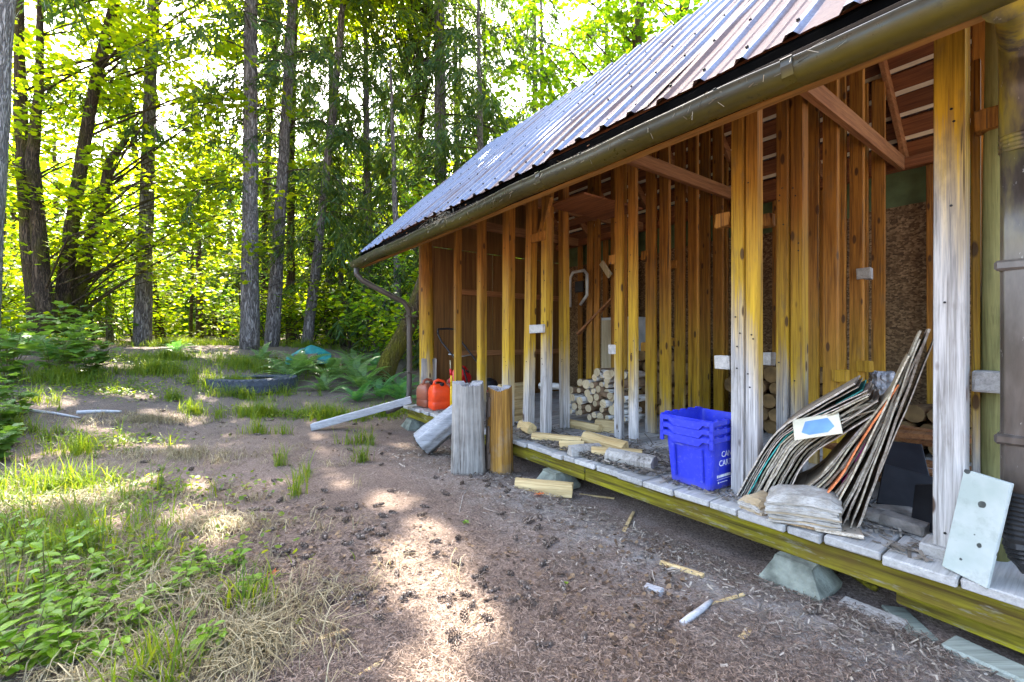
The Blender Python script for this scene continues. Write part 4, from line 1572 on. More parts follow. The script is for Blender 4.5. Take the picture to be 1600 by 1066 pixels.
# --- chopping stumps and the fallen log
def stump(base, r, h, m, label, name='chopping_stump', seed=1, oval=1.0, rz=0.0, bark=None):
    rr = random.Random(seed)
    root = thing(name, label, 'stump', base, rz)
    mb = MB()
    n = 84
    lev = 16
    cracks = [(rr.uniform(0, 6.283), rr.uniform(.03, .13), rr.uniform(.02, .06), rr.uniform(-.15, .15)) for _ in range(8)]
    ph = [rr.uniform(0, 6) for _ in range(6)]
    vs_ = []
    for k in range(lev):
        f = k / (lev - 1)
        rad = r * (1.06 - .10 * f + .05 * (1 - f) ** 4)
        for i in range(n):
            a = 2 * math.pi * i / n
            d = 1 + .06 * math.sin(3 * a + ph[0] + .4 * f) + .035 * math.sin(7 * a + ph[1] + f) + .007 * math.sin(15 * a + ph[2] + 2 * f) + rr.uniform(-.012, .012)
            for ca, dp_, wd_, tw_ in cracks:
                da = (a - ca - tw_ * f + math.pi) % (2 * math.pi) - math.pi
                d -= dp_ * math.exp(-(da / wd_) ** 2) * (.35 + .65 * f)
            zz = -.03 + (h + .03) * f
            if k == lev - 1: zz += .016 * math.sin(2 * a + ph[3]) + rr.uniform(-.012, .008)
            vs_.append((math.cos(a) * rad * d, math.sin(a) * rad * d * oval, zz))
    fs_ = []
    for k in range(lev - 1):
        for i in range(n):
            fs_.append((k * n + i, k * n + (i + 1) % n, (k + 1) * n + (i + 1) % n, (k + 1) * n + i))
    fs_.append(tuple(range(n))[::-1])
    mb.add(vs_, fs_)
    mb.build('side', m, root, smooth=True)
    # sawn top with rings sunk toward the middle
    mt = MB()
    rim = vs_[-n:]
    vt = [(p[0] * q, p[1] * q, p[2] - .0 + (.004 if q < 1 else 0) + rr.uniform(-.004, .004)) for q in (1.0, .8, .55, .3) for p in rim]
    ft = []
    for k in range(3):
        for i in range(n):
            ft.append((k * n + i, k * n + (i + 1) % n, (k + 1) * n + (i + 1) % n, (k + 1) * n + i))
    ft.append(tuple(range(3 * n, 4 * n)))
    mt.add(vt, ft)
    mt.build('sawn_top', M['stump_top'], root)
    if bark:
        mbk = MB()
        for j in range(46):
            a = R(bark[0]) + R(bark[1] - bark[0]) * rr.random()
            z0 = rr.uniform(0, h - .12)
            wv = .028
            rad = r * 1.03 * (1.06 - .1 * z0 / h)
            c = Vector((math.cos(a) * rad, math.sin(a) * rad * oval, z0))
            mbk.obox(c + Vector((0, 0, .06)), (.013, wv * rr.uniform(.5, 1), rr.uniform(.04, .10)), Matrix.Rotation(a, 3, 'Z'), .004, .005)
        o = mbk.build('bark_scales', M['dark_bark'], root)
        o['kind'] = 'stuff'
    return root


def stump_top():
    q = NM('sawn_grey_top', .9)
    wv = q.n('ShaderNodeTexWave', wave_type='RINGS', rings_direction='Z')
    wv.inputs['Scale'].default_value = 22
    wv.inputs['Distortion'].default_value = 3
    q.l(q.tc(), wv.inputs['Vector'])
    f = q.noise(q.vec((14, 14, 14)), 1.0, 4)
    c = q.mix(wv.outputs['Fac'], (.20, .18, .17), (.42, .40, .39))
    q.base(q.mix(q.mrange(f, .5, .7, 0, .6), c, (.12, .10, .09)))
    return q.m


M['stump_top'] = stump_top()
M['dark_bark'] = wood('dark_flaky_bark', 2, (.045, .03, .022), (.20, .14, .10), .95, None, 1.0)
stump(ground_pt(-.43, 4.34), .155, .86, M['stump_side'], 'tall grey weathered stump standing on end, the left of two', seed=2)
stump(ground_pt(-.12, 4.42), .122, .84, M['stump_orange'], 'slimmer orange stump with a strip of bark, the right of two', seed=4, bark=(150, 215))
lp0, lp1 = Vector((-1.02, 5.0, .10)), Vector((-.52, 5.05, .50))
mb = MB().tube([lp0.lerp(lp1, k / 5) for k in range(6)], [.145, .14, .135, .135, .13, .13], 28, wob=.09)
lg = thing('leaning_log', 'short grey log lying slantwise with its dark end on the ground beside the stumps', 'log', (-1.02, 5.0, 0))
mb.v = [(p[0] + 1.02, p[1] - 5.0, p[2]) for p in mb.v]
o = mb.build('trunk', M['grey_wood_x'], lg, smooth=True)
dv = (lp0 - lp1).normalized()
mb = MB().tube([lp0 + dv * .002, lp0 + dv * .012, lp0 + dv * .02], [.142, .13, .06], 20, wob=.05)
mb.v = [(p[0] + 1.02, p[1] - 5.0, p[2]) for p in mb.v]
mb.build('rotten_end', simple('rotten_mossy_end', (.05, .045, .022), .95, 0, .5, 14, .8), lg)

# grey beam propped on the far end of the deck
p0, p1 = Vector((-2.80, 6.18, .055)), Vector((-1.46, 6.42, .40))
mb = MB().beam(p0 - p0, p1 - p0, .13, .09, c=.008, jit=.006)
o = mb.build('propped_beam', M['grey_wood_x'], None, None, True, False, p0 + Vector((0, 0, .0)))
tag(o, 'long pale grey beam propped slantwise against the far end of the deck', 'beam')

# --- loose sticks, boards and bark on the ground
def gstick(x0, y0, x1, y1, wd, ht, m, label, name='stick', cat='stick', z1=0.0, group=None, rnd=False):
    a, b = ground_pt(x0, y0, ht * .4), ground_pt(x1, y1, ht * .4 + z1)
    mb = MB()
    if rnd:
        c = (a + b) / 2 + Vector((random.uniform(-.02, .02), random.uniform(-.02, .02), .01))
        mb.tube([a - a, (a.lerp(c, .5)) - a, c - a, c.lerp(b, .5) - a, b - a], [ht * .5, ht * .52, ht * .45, ht * .42, ht * .3], 8, wob=.12)
    else:
        mb.beam(a - a, b - a, wd, ht, c=ht * .25, jit=ht * .18)
    o = mb.build(name, m, None, None, True, rnd, a)
    return tag(o, label, cat, group)


gstick(.62, 1.45 + .0, 1.0, 1.55, .03, .012, M['grey_wood_x'], 'flat grey bark strip on the ground below the deck') if False else None


def gpx(px, py):
    Y = FPX * CAMZ / (py - 528.0)
    return (px - 800) / FPX * Y, Y


for (a, b, wd, ht, m_, lb, rnd) in (((1066, 972), (1112, 938), .03, .03, 'grey_wood_x', 'curved grey stick in the foreground dust below the deck', True),
                                    ((1108, 942), (1163, 926), .016, .010, 'pale_wood', 'thin pale splinter lying against the curved grey stick', False),
                                    ((1032, 874), (1100, 897), .035, .02, 'pale_wood', 'pale bark slat lying among chips below the deck edge', False),
                                    ((975, 825), (990, 787), .025, .012, 'pale_wood', 'narrow pale splinter standing out on the grey dust', False),
                                    ((1008, 911), (1036, 922), .05, .025, 'grey_wood_x', 'short grey chunk on the dark litter', False),
                                    ((1158, 996), (1172, 982), .03, .008, 'pale_wood', 'small orange chip on the foreground dust', False),
                                    ((470, 1010), (545, 985), .03, .01, 'pale_wood', 'torn pale bark strip at the edge of the sunlit patch', False),
                                    ((730, 985), (770, 955), .012, .008, 'pale_wood', 'thin straw coloured stick among the cones', True),
                                    ((718, 800), (735, 756), .008, .006, 'stump_side', 'thin dark twig on the litter behind the sunlit patch', True),
                                    ((120, 672), (190, 667), .05, .05, 'grey_wood_x', 'pale fallen branch lying along the edge of the path', True),
                                    ((40, 676), (125, 676), .04, .035, 'grey_wood_x', 'thin grey branch continuing left of the pale one', True),
                                    ((1315, 925), (1415, 965), .10, .02, 'stump_side', 'broad grey bark slab half under the deck', False),
                                    ((1395, 935), (1450, 985), .10, .015, 'lichen_plank', 'lichen green bark slab leaning under the deck rim', False),
                                    ((1330, 890), (1370, 915), .06, .05, 'rim', 'mossy brown branch stub under the deck', True),
                                    ((560, 1060), (600, 1035), .02, .012, 'pale_wood', 'pale splinter at the very front of the sunlit patch', False),
                                    ((905, 760), (960, 768), .02, .012, 'pale_wood', 'thin pale strip lying beside the peeled split log', False)):
    x0, y0 = gpx(*a); x1, y1 = gpx(*b)
    gstick(x0, y0, x1, y1, wd, ht, M[m_], lb, 'bark_slab' if 'slab' in lb else 'stick', 'bark' if 'bark' in lb else 'stick', 0, None, rnd)
x0, y0 = gpx(1480, 990); x1, y1 = gpx(1640, 1060)
gstick(x0, y0, x1, y1, .13, .035, M['lichen_plank'], 'pale green lichened plank on the ground under the near end of the deck', 'fallen_plank', 'plank')
# a forked branch and leaves fallen in the foreground
M['dead_leaf'] = leafmat('dead_orange_leaf', (.50, .10, .03), (.62, .17, .05), (.40, .07, .03), .3, (1.2, 1, .8))


def fallen_leaf(px, py, size, m, label, rz, name='fallen_leaf'):
    x, y = gpx(px, py)
    mb = MB()
    out = [(0, -.5), (.2, -.25), (.48, -.28), (.3, 0), (.5, .25), (.2, .22), (0, .55), (-.2, .22), (-.5, .25), (-.3, 0), (-.48, -.28), (-.2, -.25)]
    vs_ = [(a * size, b * size, .012 + .12 * size * (a * a) + random.uniform(0, .006)) for a, b in out] + [(0, 0, .006)]
    mb.add(vs_, [(i, (i + 1) % 12, 12) for i in range(12)])
    o = mb.build(name, m, None, None, False, False, ground_pt(x, y))
    o.rotation_euler = (random.uniform(-.2, .2), random.uniform(-.2, .2), rz)
    return tag(o, label, 'leaf')


fallen_leaf(425, 905, .07, M['dead_leaf'], 'curled red brown leaf at the edge of the foreground plants', 1)
fallen_leaf(843, 770, .10, M['dead_leaf'], 'orange dead leaf just in front of the peeled split log', 2)
M['fresh_leaf'] = leafmat('fresh_green_leaf', (.16, .30, .02), (.20, .36, .03), None, .4)
fallen_leaf(728, 817, .055, M['fresh_leaf'], 'bright green leaf fallen above the sunlit patch', .4)
fallen_leaf(884, 910, .03, M['fresh_leaf'], 'small green leaf lying right of the sunlit patch', 1.4)
fallen_leaf(1452, 948, .05, M['fresh_leaf'], 'lower of two round green leaves growing under the deck rim', 1.0)
fallen_leaf(1460, 932, .04, M['fresh_leaf'], 'upper of two round green leaves growing under the deck rim', .2)

# ------------------------------------------------------------------ tyre and tarpaulin beyond the path
M['tyre'] = simple('old_tyre_rubber', (.045, .052, .065), .75, 0, .4, 9, .4)


def tyre(loc, Ro, h, label):
    root = thing('old_tyre', label, 'tyre', loc)
    prof = [(Ro * .62, 0), (Ro * .80, .0), (Ro * .94, h * .10), (Ro * .99, h * .30), (Ro, h * .5), (Ro * .99, h * .70), (Ro * .94, h * .92), (Ro * .80, h), (Ro * .62, h * .97),
            (Ro * .58, h * .9), (Ro * .60, h * .80), (Ro * .86, h * .7), (Ro * .88, h * .3), (Ro * .60, h * .2), (Ro * .58, h * .1)]
    n = 56
    vs_, fs_ = [], []
    for i in range(n):
        a = 2 * math.pi * i / n
        for r_, z_ in prof:
            vs_.append((math.cos(a) * r_, math.sin(a) * r_, z_))
    m = len(prof)
    for i in range(n):
        for k in range(m):
            fs_.append((i * m + k, ((i + 1) % n) * m + k, ((i + 1) % n) * m + (k + 1) % m, i * m + (k + 1) % m))
    MB().add(vs_, fs_).build('carcass', M['tyre'], root, smooth=True)
    lug = MB().obox((0, 0, 0), (.02, .055, h * .30), Matrix.Rotation(.45, 3, 'X'), .006).mesh('tread_lug', M['tyre'])
    for i in range(44):
        a = 2 * math.pi * i / 44
        for zf in (.28, .72):
            o = link('tread_lug', lug, root, (math.cos(a + (.07 if zf > .5 else 0)) * Ro * 1.0, math.sin(a + (.07 if zf > .5 else 0)) * Ro * 1.0, h * zf), (0, 0, a), (1, 1, .8))
            if zf > .5: o.rotation_euler = (math.pi, 0, a)
    return root


tyre(ground_pt(-5.12, 8.75, -.11), .76, .27, 'big old tyre lying flat in the grass beside the path')
tp = MB()
nx, ny = 14, 10
for i in range(nx):
    for j in range(ny):
        u, v = i / (nx - 1) * 2 - 1, j / (ny - 1) * 2 - 1
        hz = .55 * (1 - abs(v) ** 1.3) * (1 - .55 * abs(u - .1) ** 1.2) + random.uniform(-.02, .02)
        tp.v.append((u * .62, v * .5, max(hz, 0.0)))
for i in range(nx - 1):
    for j in range(ny - 1):
        tp.f.append((i * ny + j, (i + 1) * ny + j, (i + 1) * ny + j + 1, i * ny + j + 1))
M['tarp'] = simple('teal_tarpaulin', (.012, .16, .15), .5, 0, .35, 6)
o = tp.build('tarpaulin', M['tarp'], None, None, False, False, ground_pt(-5.0, 10.9, .06))
o.scale = (.8, .8, .85)
so_ = o.modifiers.new('thick', 'SOLIDIFY'); so_.thickness = .01
o.rotation_euler = (0, 0, R(20))
tag(o, 'teal tarpaulin draped over a low pile behind the ferns', 'tarpaulin')
pl = split_piece('covered_pile', ground_pt(-4.95, 10.6, 0), .5, .4, .34, R(20), M['dark_bark'], 'low dark pile under the teal tarpaulin', cat='wood pile')

# ------------------------------------------------------------------ trees
def bark_mat(name, dark, light, moss=None, vs=1.0):
    q = NM(name, .95, 0, .15)
    v = q.noise(q.vec((24 * vs, 24 * vs, 3.2 * vs), 9.0), 1.0, 2, .5, 1.2)
    v = q.math('ABSOLUTE', q.math('SUBTRACT', v, .5))
    n = q.noise(q.vec((30, 30, 9), 9.0), 1.0, 5, .65, .5)
    f = q.math('ADD', q.mrange(v, 0, .13, 0, .6), q.math('MULTIPLY', n, .5))
    c = q.mix(q.mrange(f, .25, .95), dark, light)
    if moss:
        p = q.noise(q.vec((2.2, 2.2, .8), 9.0), 1.0, 5, .65)
        z = q.sep(q.tc())[2]
        k = q.math('MULTIPLY', q.mrange(p, .46, .64), q.mrange(z, 6.0, 1.5, .35, 1.0))
        c = q.mix(k, c, moss)
    q.base(c)
    q.bump(f, 1.0, .05)
    return q.m


M['fir_bark'] = bark_mat('fir_bark', (.06, .05, .044), (.30, .27, .25))
M['pale_bark'] = bark_mat('pale_bark', (.12, .11, .105), (.44, .42, .40))
M['moss_bark'] = bark_mat('mossy_bark', (.035, .025, .017), (.15, .10, .065), (.12, .105, .012))
M['maple_bark'] = bark_mat('mossy_maple_bark', (.028, .021, .015), (.12, .085, .055), (.10, .10, .012))
M['twig'] = simple('dark_twig', (.05, .036, .026), .9)
M['maple_leaf'] = leafmat('maple_leaf', (.10, .17, .010), (.17, .235, .012), (.26, .29, .012), .66, (2.75, 2.5, .38))
M['maple_leaf_deep'] = leafmat('maple_leaf_deep', (.055, .12, .012), (.10, .17, .014), (.18, .235, .014), .62, (2.6, 2.45, .42))
M['fir_needle'] = leafmat('fir_needles', (.026, .062, .020), (.05, .10, .026), (.10, .14, .022), .5, (2.0, 1.9, .6))
M['fir_needle_warm'] = leafmat('fir_needles_warm', (.035, .075, .018), (.07, .12, .020), (.14, .17, .02), .55, (2.0, 1.9, .5))
M['blue_needle'] = leafmat('bluish_needles', (.025, .055, .05), (.045, .085, .075), (.07, .11, .10), .3, (1.3, 1.4, 1.1))
M['shrub_leaf'] = leafmat('shrub_leaf', (.06, .14, .02), (.11, .19, .025), (.17, .23, .02), .6, (2.2, 2.1, .45))

# sun patches: crown leaves are cut away to let them through (x, y, half sizes, turn)
LIT = [(-.45, 2.55, .28, .55, .25), (-.15, 2.05, .16, .22, 0), (-.62, 3.05, .2, .2, .4), (-2.0, 4.0, .45, .14, .1), (-1.1, 4.9, .5, .16, 0), (-3.9, 5.3, .9, .14, 0), (-4.0, 7.4, 1.2, .22, 0), (-2.6, 6.75, .8, .2, 0), (-6.9, 6.3, .8, .3, 0), (-4.2, 2.9, .8, .3, 0), (-1.6, 5.9, .5, .14, 0), (-11.5, 15.5, 2.5, 1.4, 0), (-9, 13, 1.6, .8, 0), (-.38, 1.62, .22, .20, 0), (-1.45, 4.35, .55, .45, .3), (-2.1, 5.0, .45, .25, 0), (-.9, 3.55, .22, .35, .2),
       (-3.75, 3.65, 1.05, .42, .1), (-2.55, 3.2, .45, .22, 0), (-3.1, 5.9, .9, .28, 0), (-1.9, 6.3, .6, .30, 0), (-4.6, 6.6, .8, .25, .2),
       (-2.9, 7.9, 1.3, .35, 0), (-1.4, 7.6, .7, .35, 0), (-5.2, 8.3, 1.0, .4, 0), (-6.6, 9.6, 1.2, .35, .1), (-5.0, 10.4, 1.6, .6, 0), (-7.3, 12.4, 2.2, .6, 0),
       (-1.2, 5.35, .35, .14, 0), (-4.9, 5.0, .35, .12, 0), (-6.1, 7.0, .6, .14, .1), (-9, 10.5, .8, .4, 0), (-.25, 5.6, .25, .15, 0),
       (-3.2, 4.55, .35, .10, 0), (-3.9, 9.7, 1.3, .5, 0), (-2.4, 8.8, .5, .3, 0), (-7.6, 8.2, .9, .25, .2), (-.6, 4.6, .15, .1, 0), (.3, 3.1, .12, .1, 0), (-.1, 3.7, .16, .09, 0), (-1.9, 2.9, .12, .2, 0), (-2.2, 3.75, .2, .08, 0), (-5.4, 5.7, .5, .10, 0)]
# sunlit places on the roof: a point on the slope and a radius
LIT_ROOF = [(W(4.35, 2.95), roof_z(2.95), .20), (W(3.1, 2.75), roof_z(2.75), .22), (W(5.4, 3.5), roof_z(3.5), .2), (W(4.9, 3.1), roof_z(3.1), .14)]


def in_gap(p):
    """p (k,3): True where the sun's ray through p comes down in a sun patch kept clear"""
    g = p[:, :2] - np.outer(p[:, 2] / SUN.z, [SUN.x, SUN.y])
    out = np.zeros(len(p), bool)
    wob = .22 * np.sin(g[:, 0] * 5.1 + 2 * np.sin(g[:, 1] * 3.3)) + .18 * np.sin(g[:, 1] * 7.3 + g[:, 0] * 2.2)
    for x, y, a, b, r_ in LIT:
        dx, dy = g[:, 0] - x, g[:, 1] - y
        u = dx * math.cos(r_) + dy * math.sin(r_); v = -dx * math.sin(r_) + dy * math.cos(r_)
        out |= np.hypot(u / a, v / b) + wob < 1.0
    for q_, z_, rad in LIT_ROOF:
        g2 = p[:, :2] - np.outer((p[:, 2] - z_) / SUN.z, [SUN.x, SUN.y])
        out |= np.hypot(g2[:, 0] - q_.x, g2[:, 1] - q_.y) < rad
    return out


def shade_clumps(n, seed):
    """leaf clumps added high in the crowns to shade the clearing and the roof"""
    r = np.random.default_rng(seed)
    k = int(n * .62)
    gx, gy = r.uniform(-7.0, 2.2, k), r.uniform(.2, 8.6, k)
    gzz = np.zeros(k)
    m = n - k
    s_, t_ = r.uniform(-.6, 6.9, m), r.uniform(1.9, 4.6, m)
    gx = np.concatenate([gx, DX * s_ + NX * t_]); gy = np.concatenate([gy, DY * s_ + NY * t_])
    gzz = np.concatenate([gzz, [roof_z(a) for a in t_]])
    z = r.uniform(11.5, 17.5, n)
    f = (z - gzz) / SUN.z
    return np.stack([gx + SUN.x * f, gy + SUN.y * f, z], 1)


SHADE = shade_clumps(620, 4)
SHADE_TREES = [(-11.7, 11.0), (-11.9, 11.6), (-9.2, 16.5), (-6.3, 18), (-13.5, 17), (-3.7, 20), (-4.4, 16.8), (-1.5, 24), (-7.5, 23), (-11.2, 21)]
_own = np.argmin(np.stack([np.hypot(SHADE[:, 0] - a, SHADE[:, 1] - b) for a, b in SHADE_TREES], 1), 1)


def shade_for(x, y):
    for i, (a, b) in enumerate(SHADE_TREES):
        if math.hypot(a - x, b - y) < .25:
            c = SHADE[_own == i]
            c = c[np.hypot(c[:, 0] - x, c[:, 1] - y) < 6.5]
            return c - np.array([x, y, gz(x, y)])
    return np.zeros((0, 3))


def gz(x, y):
    return float(gh(x, y))


def unit(v):
    return v / np.maximum(np.linalg.norm(v, axis=-1, keepdims=True), 1e-9)


MAPLE = np.array([(0, -.5), (.18, -.22), (.5, -.12), (.27, .06), (.34, .36), (0, .5), (-.34, .36), (-.27, .06), (-.5, -.12), (-.18, -.22)])[:, :]
OVAL = np.array([(0, -.5), (.26, -.15), (.22, .22), (0, .5), (-.22, .22), (-.26, -.15)])
DIAM = np.array([(0, -.5), (.3, 0), (0, .5), (-.3, 0)])


def leaves_at(c, size, shape, tilt=.5, r=None, up=None):
    """leaf outlines at points c, mostly flat with random tilt"""
    r = r or rng
    k = len(c)
    nrm = np.stack([r.normal(0, tilt, k), r.normal(0, tilt, k), np.ones(k)], 1)
    nrm = unit(nrm)
    a = r.uniform(0, 2 * np.pi, k)
    h = np.stack([np.cos(a), np.sin(a), np.zeros(k)], 1)
    u = unit(h - nrm * (h * nrm).sum(1, keepdims=True))
    v = np.cross(nrm, u)
    sz = (size * r.uniform(.65, 1.25, k))[:, None, None]
    p = c[:, None, :] + (u[:, None, :] * shape[None, :, 0:1] + v[:, None, :] * shape[None, :, 1:2]) * sz
    fold = np.abs(shape[:, 0]) * .25
    p = p + nrm[:, None, :] * (fold[None, :, None] * sz) * r.uniform(-1, .4, k)[:, None, None]
    return p


def trunk_obj(root, path, rad, m, name='trunk', n=14, wob=.06):
    mb = MB()
    pts = [Vector(p) for p in path]
    # resample smoothly
    q, rr = [], []
    for i in range(len(pts) - 1):
        k = max(2, int((pts[i + 1] - pts[i]).length / .5))
        for j in range(k):
            f = j / k
            q.append(pts[i].lerp(pts[i + 1], f)); rr.append(rad[i] * (1 - f) + rad[i + 1] * f)
    q.append(pts[-1]); rr.append(rad[-1])
    for i in range(1, len(q) - 1):
        q[i] = q[i] + Vector((random.uniform(-.012, .012), random.uniform(-.012, .012), 0))
    mb.tube(q, rr, n, wob=wob)
    return mb.build(name, m, root, smooth=True)


def curve_at(path, z):
    zs = [p[2] for p in path]
    return Vector((float(np.interp(z, zs, [p[0] for p in path])), float(np.interp(z, zs, [p[1] for p in path])), z))


def conifer(loc, path, rad, label, bark, needle, z0, z1, nb, L0, L1, droop=.5, twigs=22, ll=.26, lw=.045, lf=6, group='conifers round the clearing',
            canopy=None, cut=False, name='conifer_tree', dead=0, avoid=None, sag=.35):
    """a conifer: trunk, then whorls of drooping branches hung with sprays"""
    root = thing(name, label, 'tree', loc, 0, group)
    trunk_obj(root, path, rad, bark)
    r = np.random.default_rng(int(abs(loc[0] * 37 + loc[1] * 91)) + 5)
    tw_o, tw_d, tw_l = [], [], []
    mb = MB()
    for b in range(nb):
        f = (b + r.uniform(0, 1)) / nb
        z = z0 + (z1 - z0) * f
        az = r.uniform(0, 2 * np.pi)
        if avoid is not None and abs((az - avoid[0] + np.pi) % (2 * np.pi) - np.pi) < avoid[1]:
            continue
        L = (L0 + (L1 - L0) * f) * r.uniform(.6, 1.15)
        o = curve_at(path, z)
        d = Vector((math.cos(az), math.sin(az), 0))
        rise = r.uniform(-.05, .30)
        npt = 7
        pts = []
        for k in range(npt):
            t_ = k / (npt - 1)
            pts.append(o + d * (L * t_ * (1 - .12 * t_)) + Vector((0, 0, L * (rise * t_ - droop * r.uniform(.85, 1.15) * t_ * t_))))
        mb.tube(pts, [max(.006, .018 * L / 2 * (1 - .85 * k / (npt - 1))) for k in range(npt)], 4, cap=False)
        nt = int(twigs * L / 2.2)
        ts = r.uniform(.12, 1.0, nt)
        for t_ in ts:
            x = t_ * (npt - 1); i = min(int(x), npt - 2)
            p = pts[i].lerp(pts[i + 1], x - i)
            tg = (pts[i + 1] - pts[i]).normalized()
            sd_ = Vector((-d.y, d.x, 0)) * (1 if r.random() < .5 else -1)
            dv = (tg * r.uniform(.3, .9) + sd_ * r.uniform(.35, 1.0) + Vector((0, 0, -r.uniform(.1, .75)))).normalized()
            tw_o.append(p); tw_d.append(dv); tw_l.append(r.uniform(.35, 1.0) * min(.85, .28 + .30 * L * (1 - t_ * .75)))
    for b in range(dead):
        z = r.uniform(min(1.5, z0 * .8), z0 + .5); az = r.uniform(0, 6.28); L = r.uniform(.5, 1.6)
        o = curve_at(path, z); d = Vector((math.cos(az), math.sin(az), r.uniform(-.3, .2)))
        p1 = o + d * L * .6 + Vector((0, 0, -.05)); p2 = o + d * L + Vector((r.uniform(-.1, .1), r.uniform(-.1, .1), -.22 * L))
        mb.tube([o, p1, p2], [.014, .009, .004], 4, cap=False)
        for q_ in range(3):
            a_ = o.lerp(p2, r.uniform(.4, .9)); e_ = a_ + Vector(r.normal(0, .16, 3))
            mb.tube([a_, e_], [.005, .002], 3, cap=False)
    if mb.v:
        br = mb.build('branches', M['twig'], root, recalc=False, smooth=True)
        br['kind'] = 'stuff'
    O = np.array([tuple(p) for p in tw_o]); D = np.array([tuple(p) for p in tw_d]); Ln = np.array(tw_l)
    k = len(O)
    t_ = np.linspace(.08, 1.0, lf)[None, :] + r.uniform(-.05, .05, (k, lf))
    P = O[:, None, :] + D[:, None, :] * (Ln[:, None] * t_)[..., None]
    P[..., 2] -= (sag * Ln[:, None] * t_ ** 2)
    side = unit(np.cross(D, [0, 0, 1]) + 1e-6)
    sg = np.where(np.arange(lf) % 2 == 0, 1, -1)[None, :, None]
    E = unit(D[:, None, :] * r.uniform(.4, 1.0, (k, lf, 1)) + side[:, None, :] * sg * r.uniform(.2, .9, (k, lf, 1)) + np.array([0, 0, -1]) * r.uniform(.15, .9, (k, lf, 1)))
    P = P.reshape(-1, 3); E = E.reshape(-1, 3)
    n = len(P)
    ln = ll * r.uniform(.6, 1.3, n); wd = lw * r.uniform(.6, 1.3, n)
    wv = unit(np.cross(E, unit(r.normal(0, 1, (n, 3)))))
    if cut:
        keep = ~in_gap(P + np.array(loc) + E * (ln * .5)[:, None])
        P, E, ln, wd, wv = P[keep], E[keep], ln[keep], wd[keep], wv[keep]
    q = np.stack([P, P + E * (ln * .45)[:, None] + wv * (wd * .5)[:, None], P + E * ln[:, None], P + E * (ln * .45)[:, None] - wv * (wd * .5)[:, None]], 1)
    link('crown', soup('crown', q, 4, needle), root)
    return root


def broadleaf(loc, stems, label, bark, leafm, clumps, leaf=.17, per=46, cr=.62, shape=MAPLE, group='maples round the clearing', cut=False, name='maple_tree',
              cat='tree', flat=.16, seed=1, limbs=True, tilt=.42, lim=.4):
    """stems: list of (path, radii); clumps: (k,3) centres of leaf sprays in local space"""
    root = thing(name, label, cat, loc, 0, group)
    r = np.random.default_rng(seed)
    for path, rad in stems:
        trunk_obj(root, path, rad, bark, 'trunk' if cat == 'tree' else 'stem', 10 if cat == 'tree' else 6)
    mb = MB()
    clumps = np.asarray(clumps)
    if limbs:
        for c in clumps:
            if r.random() > lim:
                continue
            best = None
            for path, rad in stems:
                zb = min(max(c[2] - .55 * math.hypot(c[0] - path[-1][0] * .5, c[1]) - .1, path[0][2] + .3), path[-1][2])
                o = curve_at(path, zb)
                d = (o - Vector(c)).length
                if best is None or d < best[0]:
                    best = (d, o)
            o = best[1]
            c_ = Vector(c)
            mid = o.lerp(c_, .5) + Vector((0, 0, .12 * best[0])) + Vector(r.normal(0, .06 * best[0], 3))
            r0 = min(.032, .007 * best[0] + .005)
            if best[0] > 5.5: continue
            mb.tube([o, o.lerp(mid, .5) + Vector((0, 0, .05)), mid, mid.lerp(c_, .5), c_], [r0, r0 * .8, r0 * .6, r0 * .4, .004], 5, cap=False)
            for q_ in range(3):
                e = c_ + Vector((r.normal(0, cr * .6), r.normal(0, cr * .6), r.normal(0, flat * .6)))
                mb.tube([mid.lerp(c_, .7), e], [.007, .003], 3, cap=False)
        mb.build('branches', M['twig'] if cat != 'tree' else bark, root, recalc=False, smooth=True)['kind'] = 'stuff'
    k = len(clumps)
    cen = np.repeat(clumps, per, 0)
    rr = cr * np.repeat(r.uniform(.6, 1.3, k), per)
    a = r.uniform(0, 2 * np.pi, k * per); q = np.sqrt(r.uniform(0, 1, k * per)) * rr
    slope = np.repeat(r.normal(0, .18, (k, 2)), per, 0)
    off = np.stack([np.cos(a) * q, np.sin(a) * q, r.normal(0, flat, k * per) - .25 * q], 1)
    off[:, 2] += off[:, 0] * slope[:, 0] + off[:, 1] * slope[:, 1]
    P = cen + off
    if cut:
        P = P[~in_gap(P + np.array(loc))]
    lv = leaves_at(P, leaf, shape, tilt, r)
    link('crown', soup('crown', lv, len(shape), leafm), root)
    return root


def pos(px, Y):
    return (px - 800) / FPX * Y


def gz(x, y):
    return float(gh(x, y))


def tree_loc(px, Y):
    x = pos(px, Y)
    return (x, Y, gz(x, Y))


def lean_path(H, dx, dy=0.0, bow=0.0, n=6):
    return [(dx * (k / (n - 1)) + bow * math.sin(math.pi * k / (n - 1)), dy * k / (n - 1), -.15 + (H + .15) * k / (n - 1)) for k in range(n)]


def taper(r0, r1, n=6, flare=.18):
    return [r0 * (1 + flare)] + [r0 + (r1 - r0) * k / (n - 1) for k in range(1, n)]


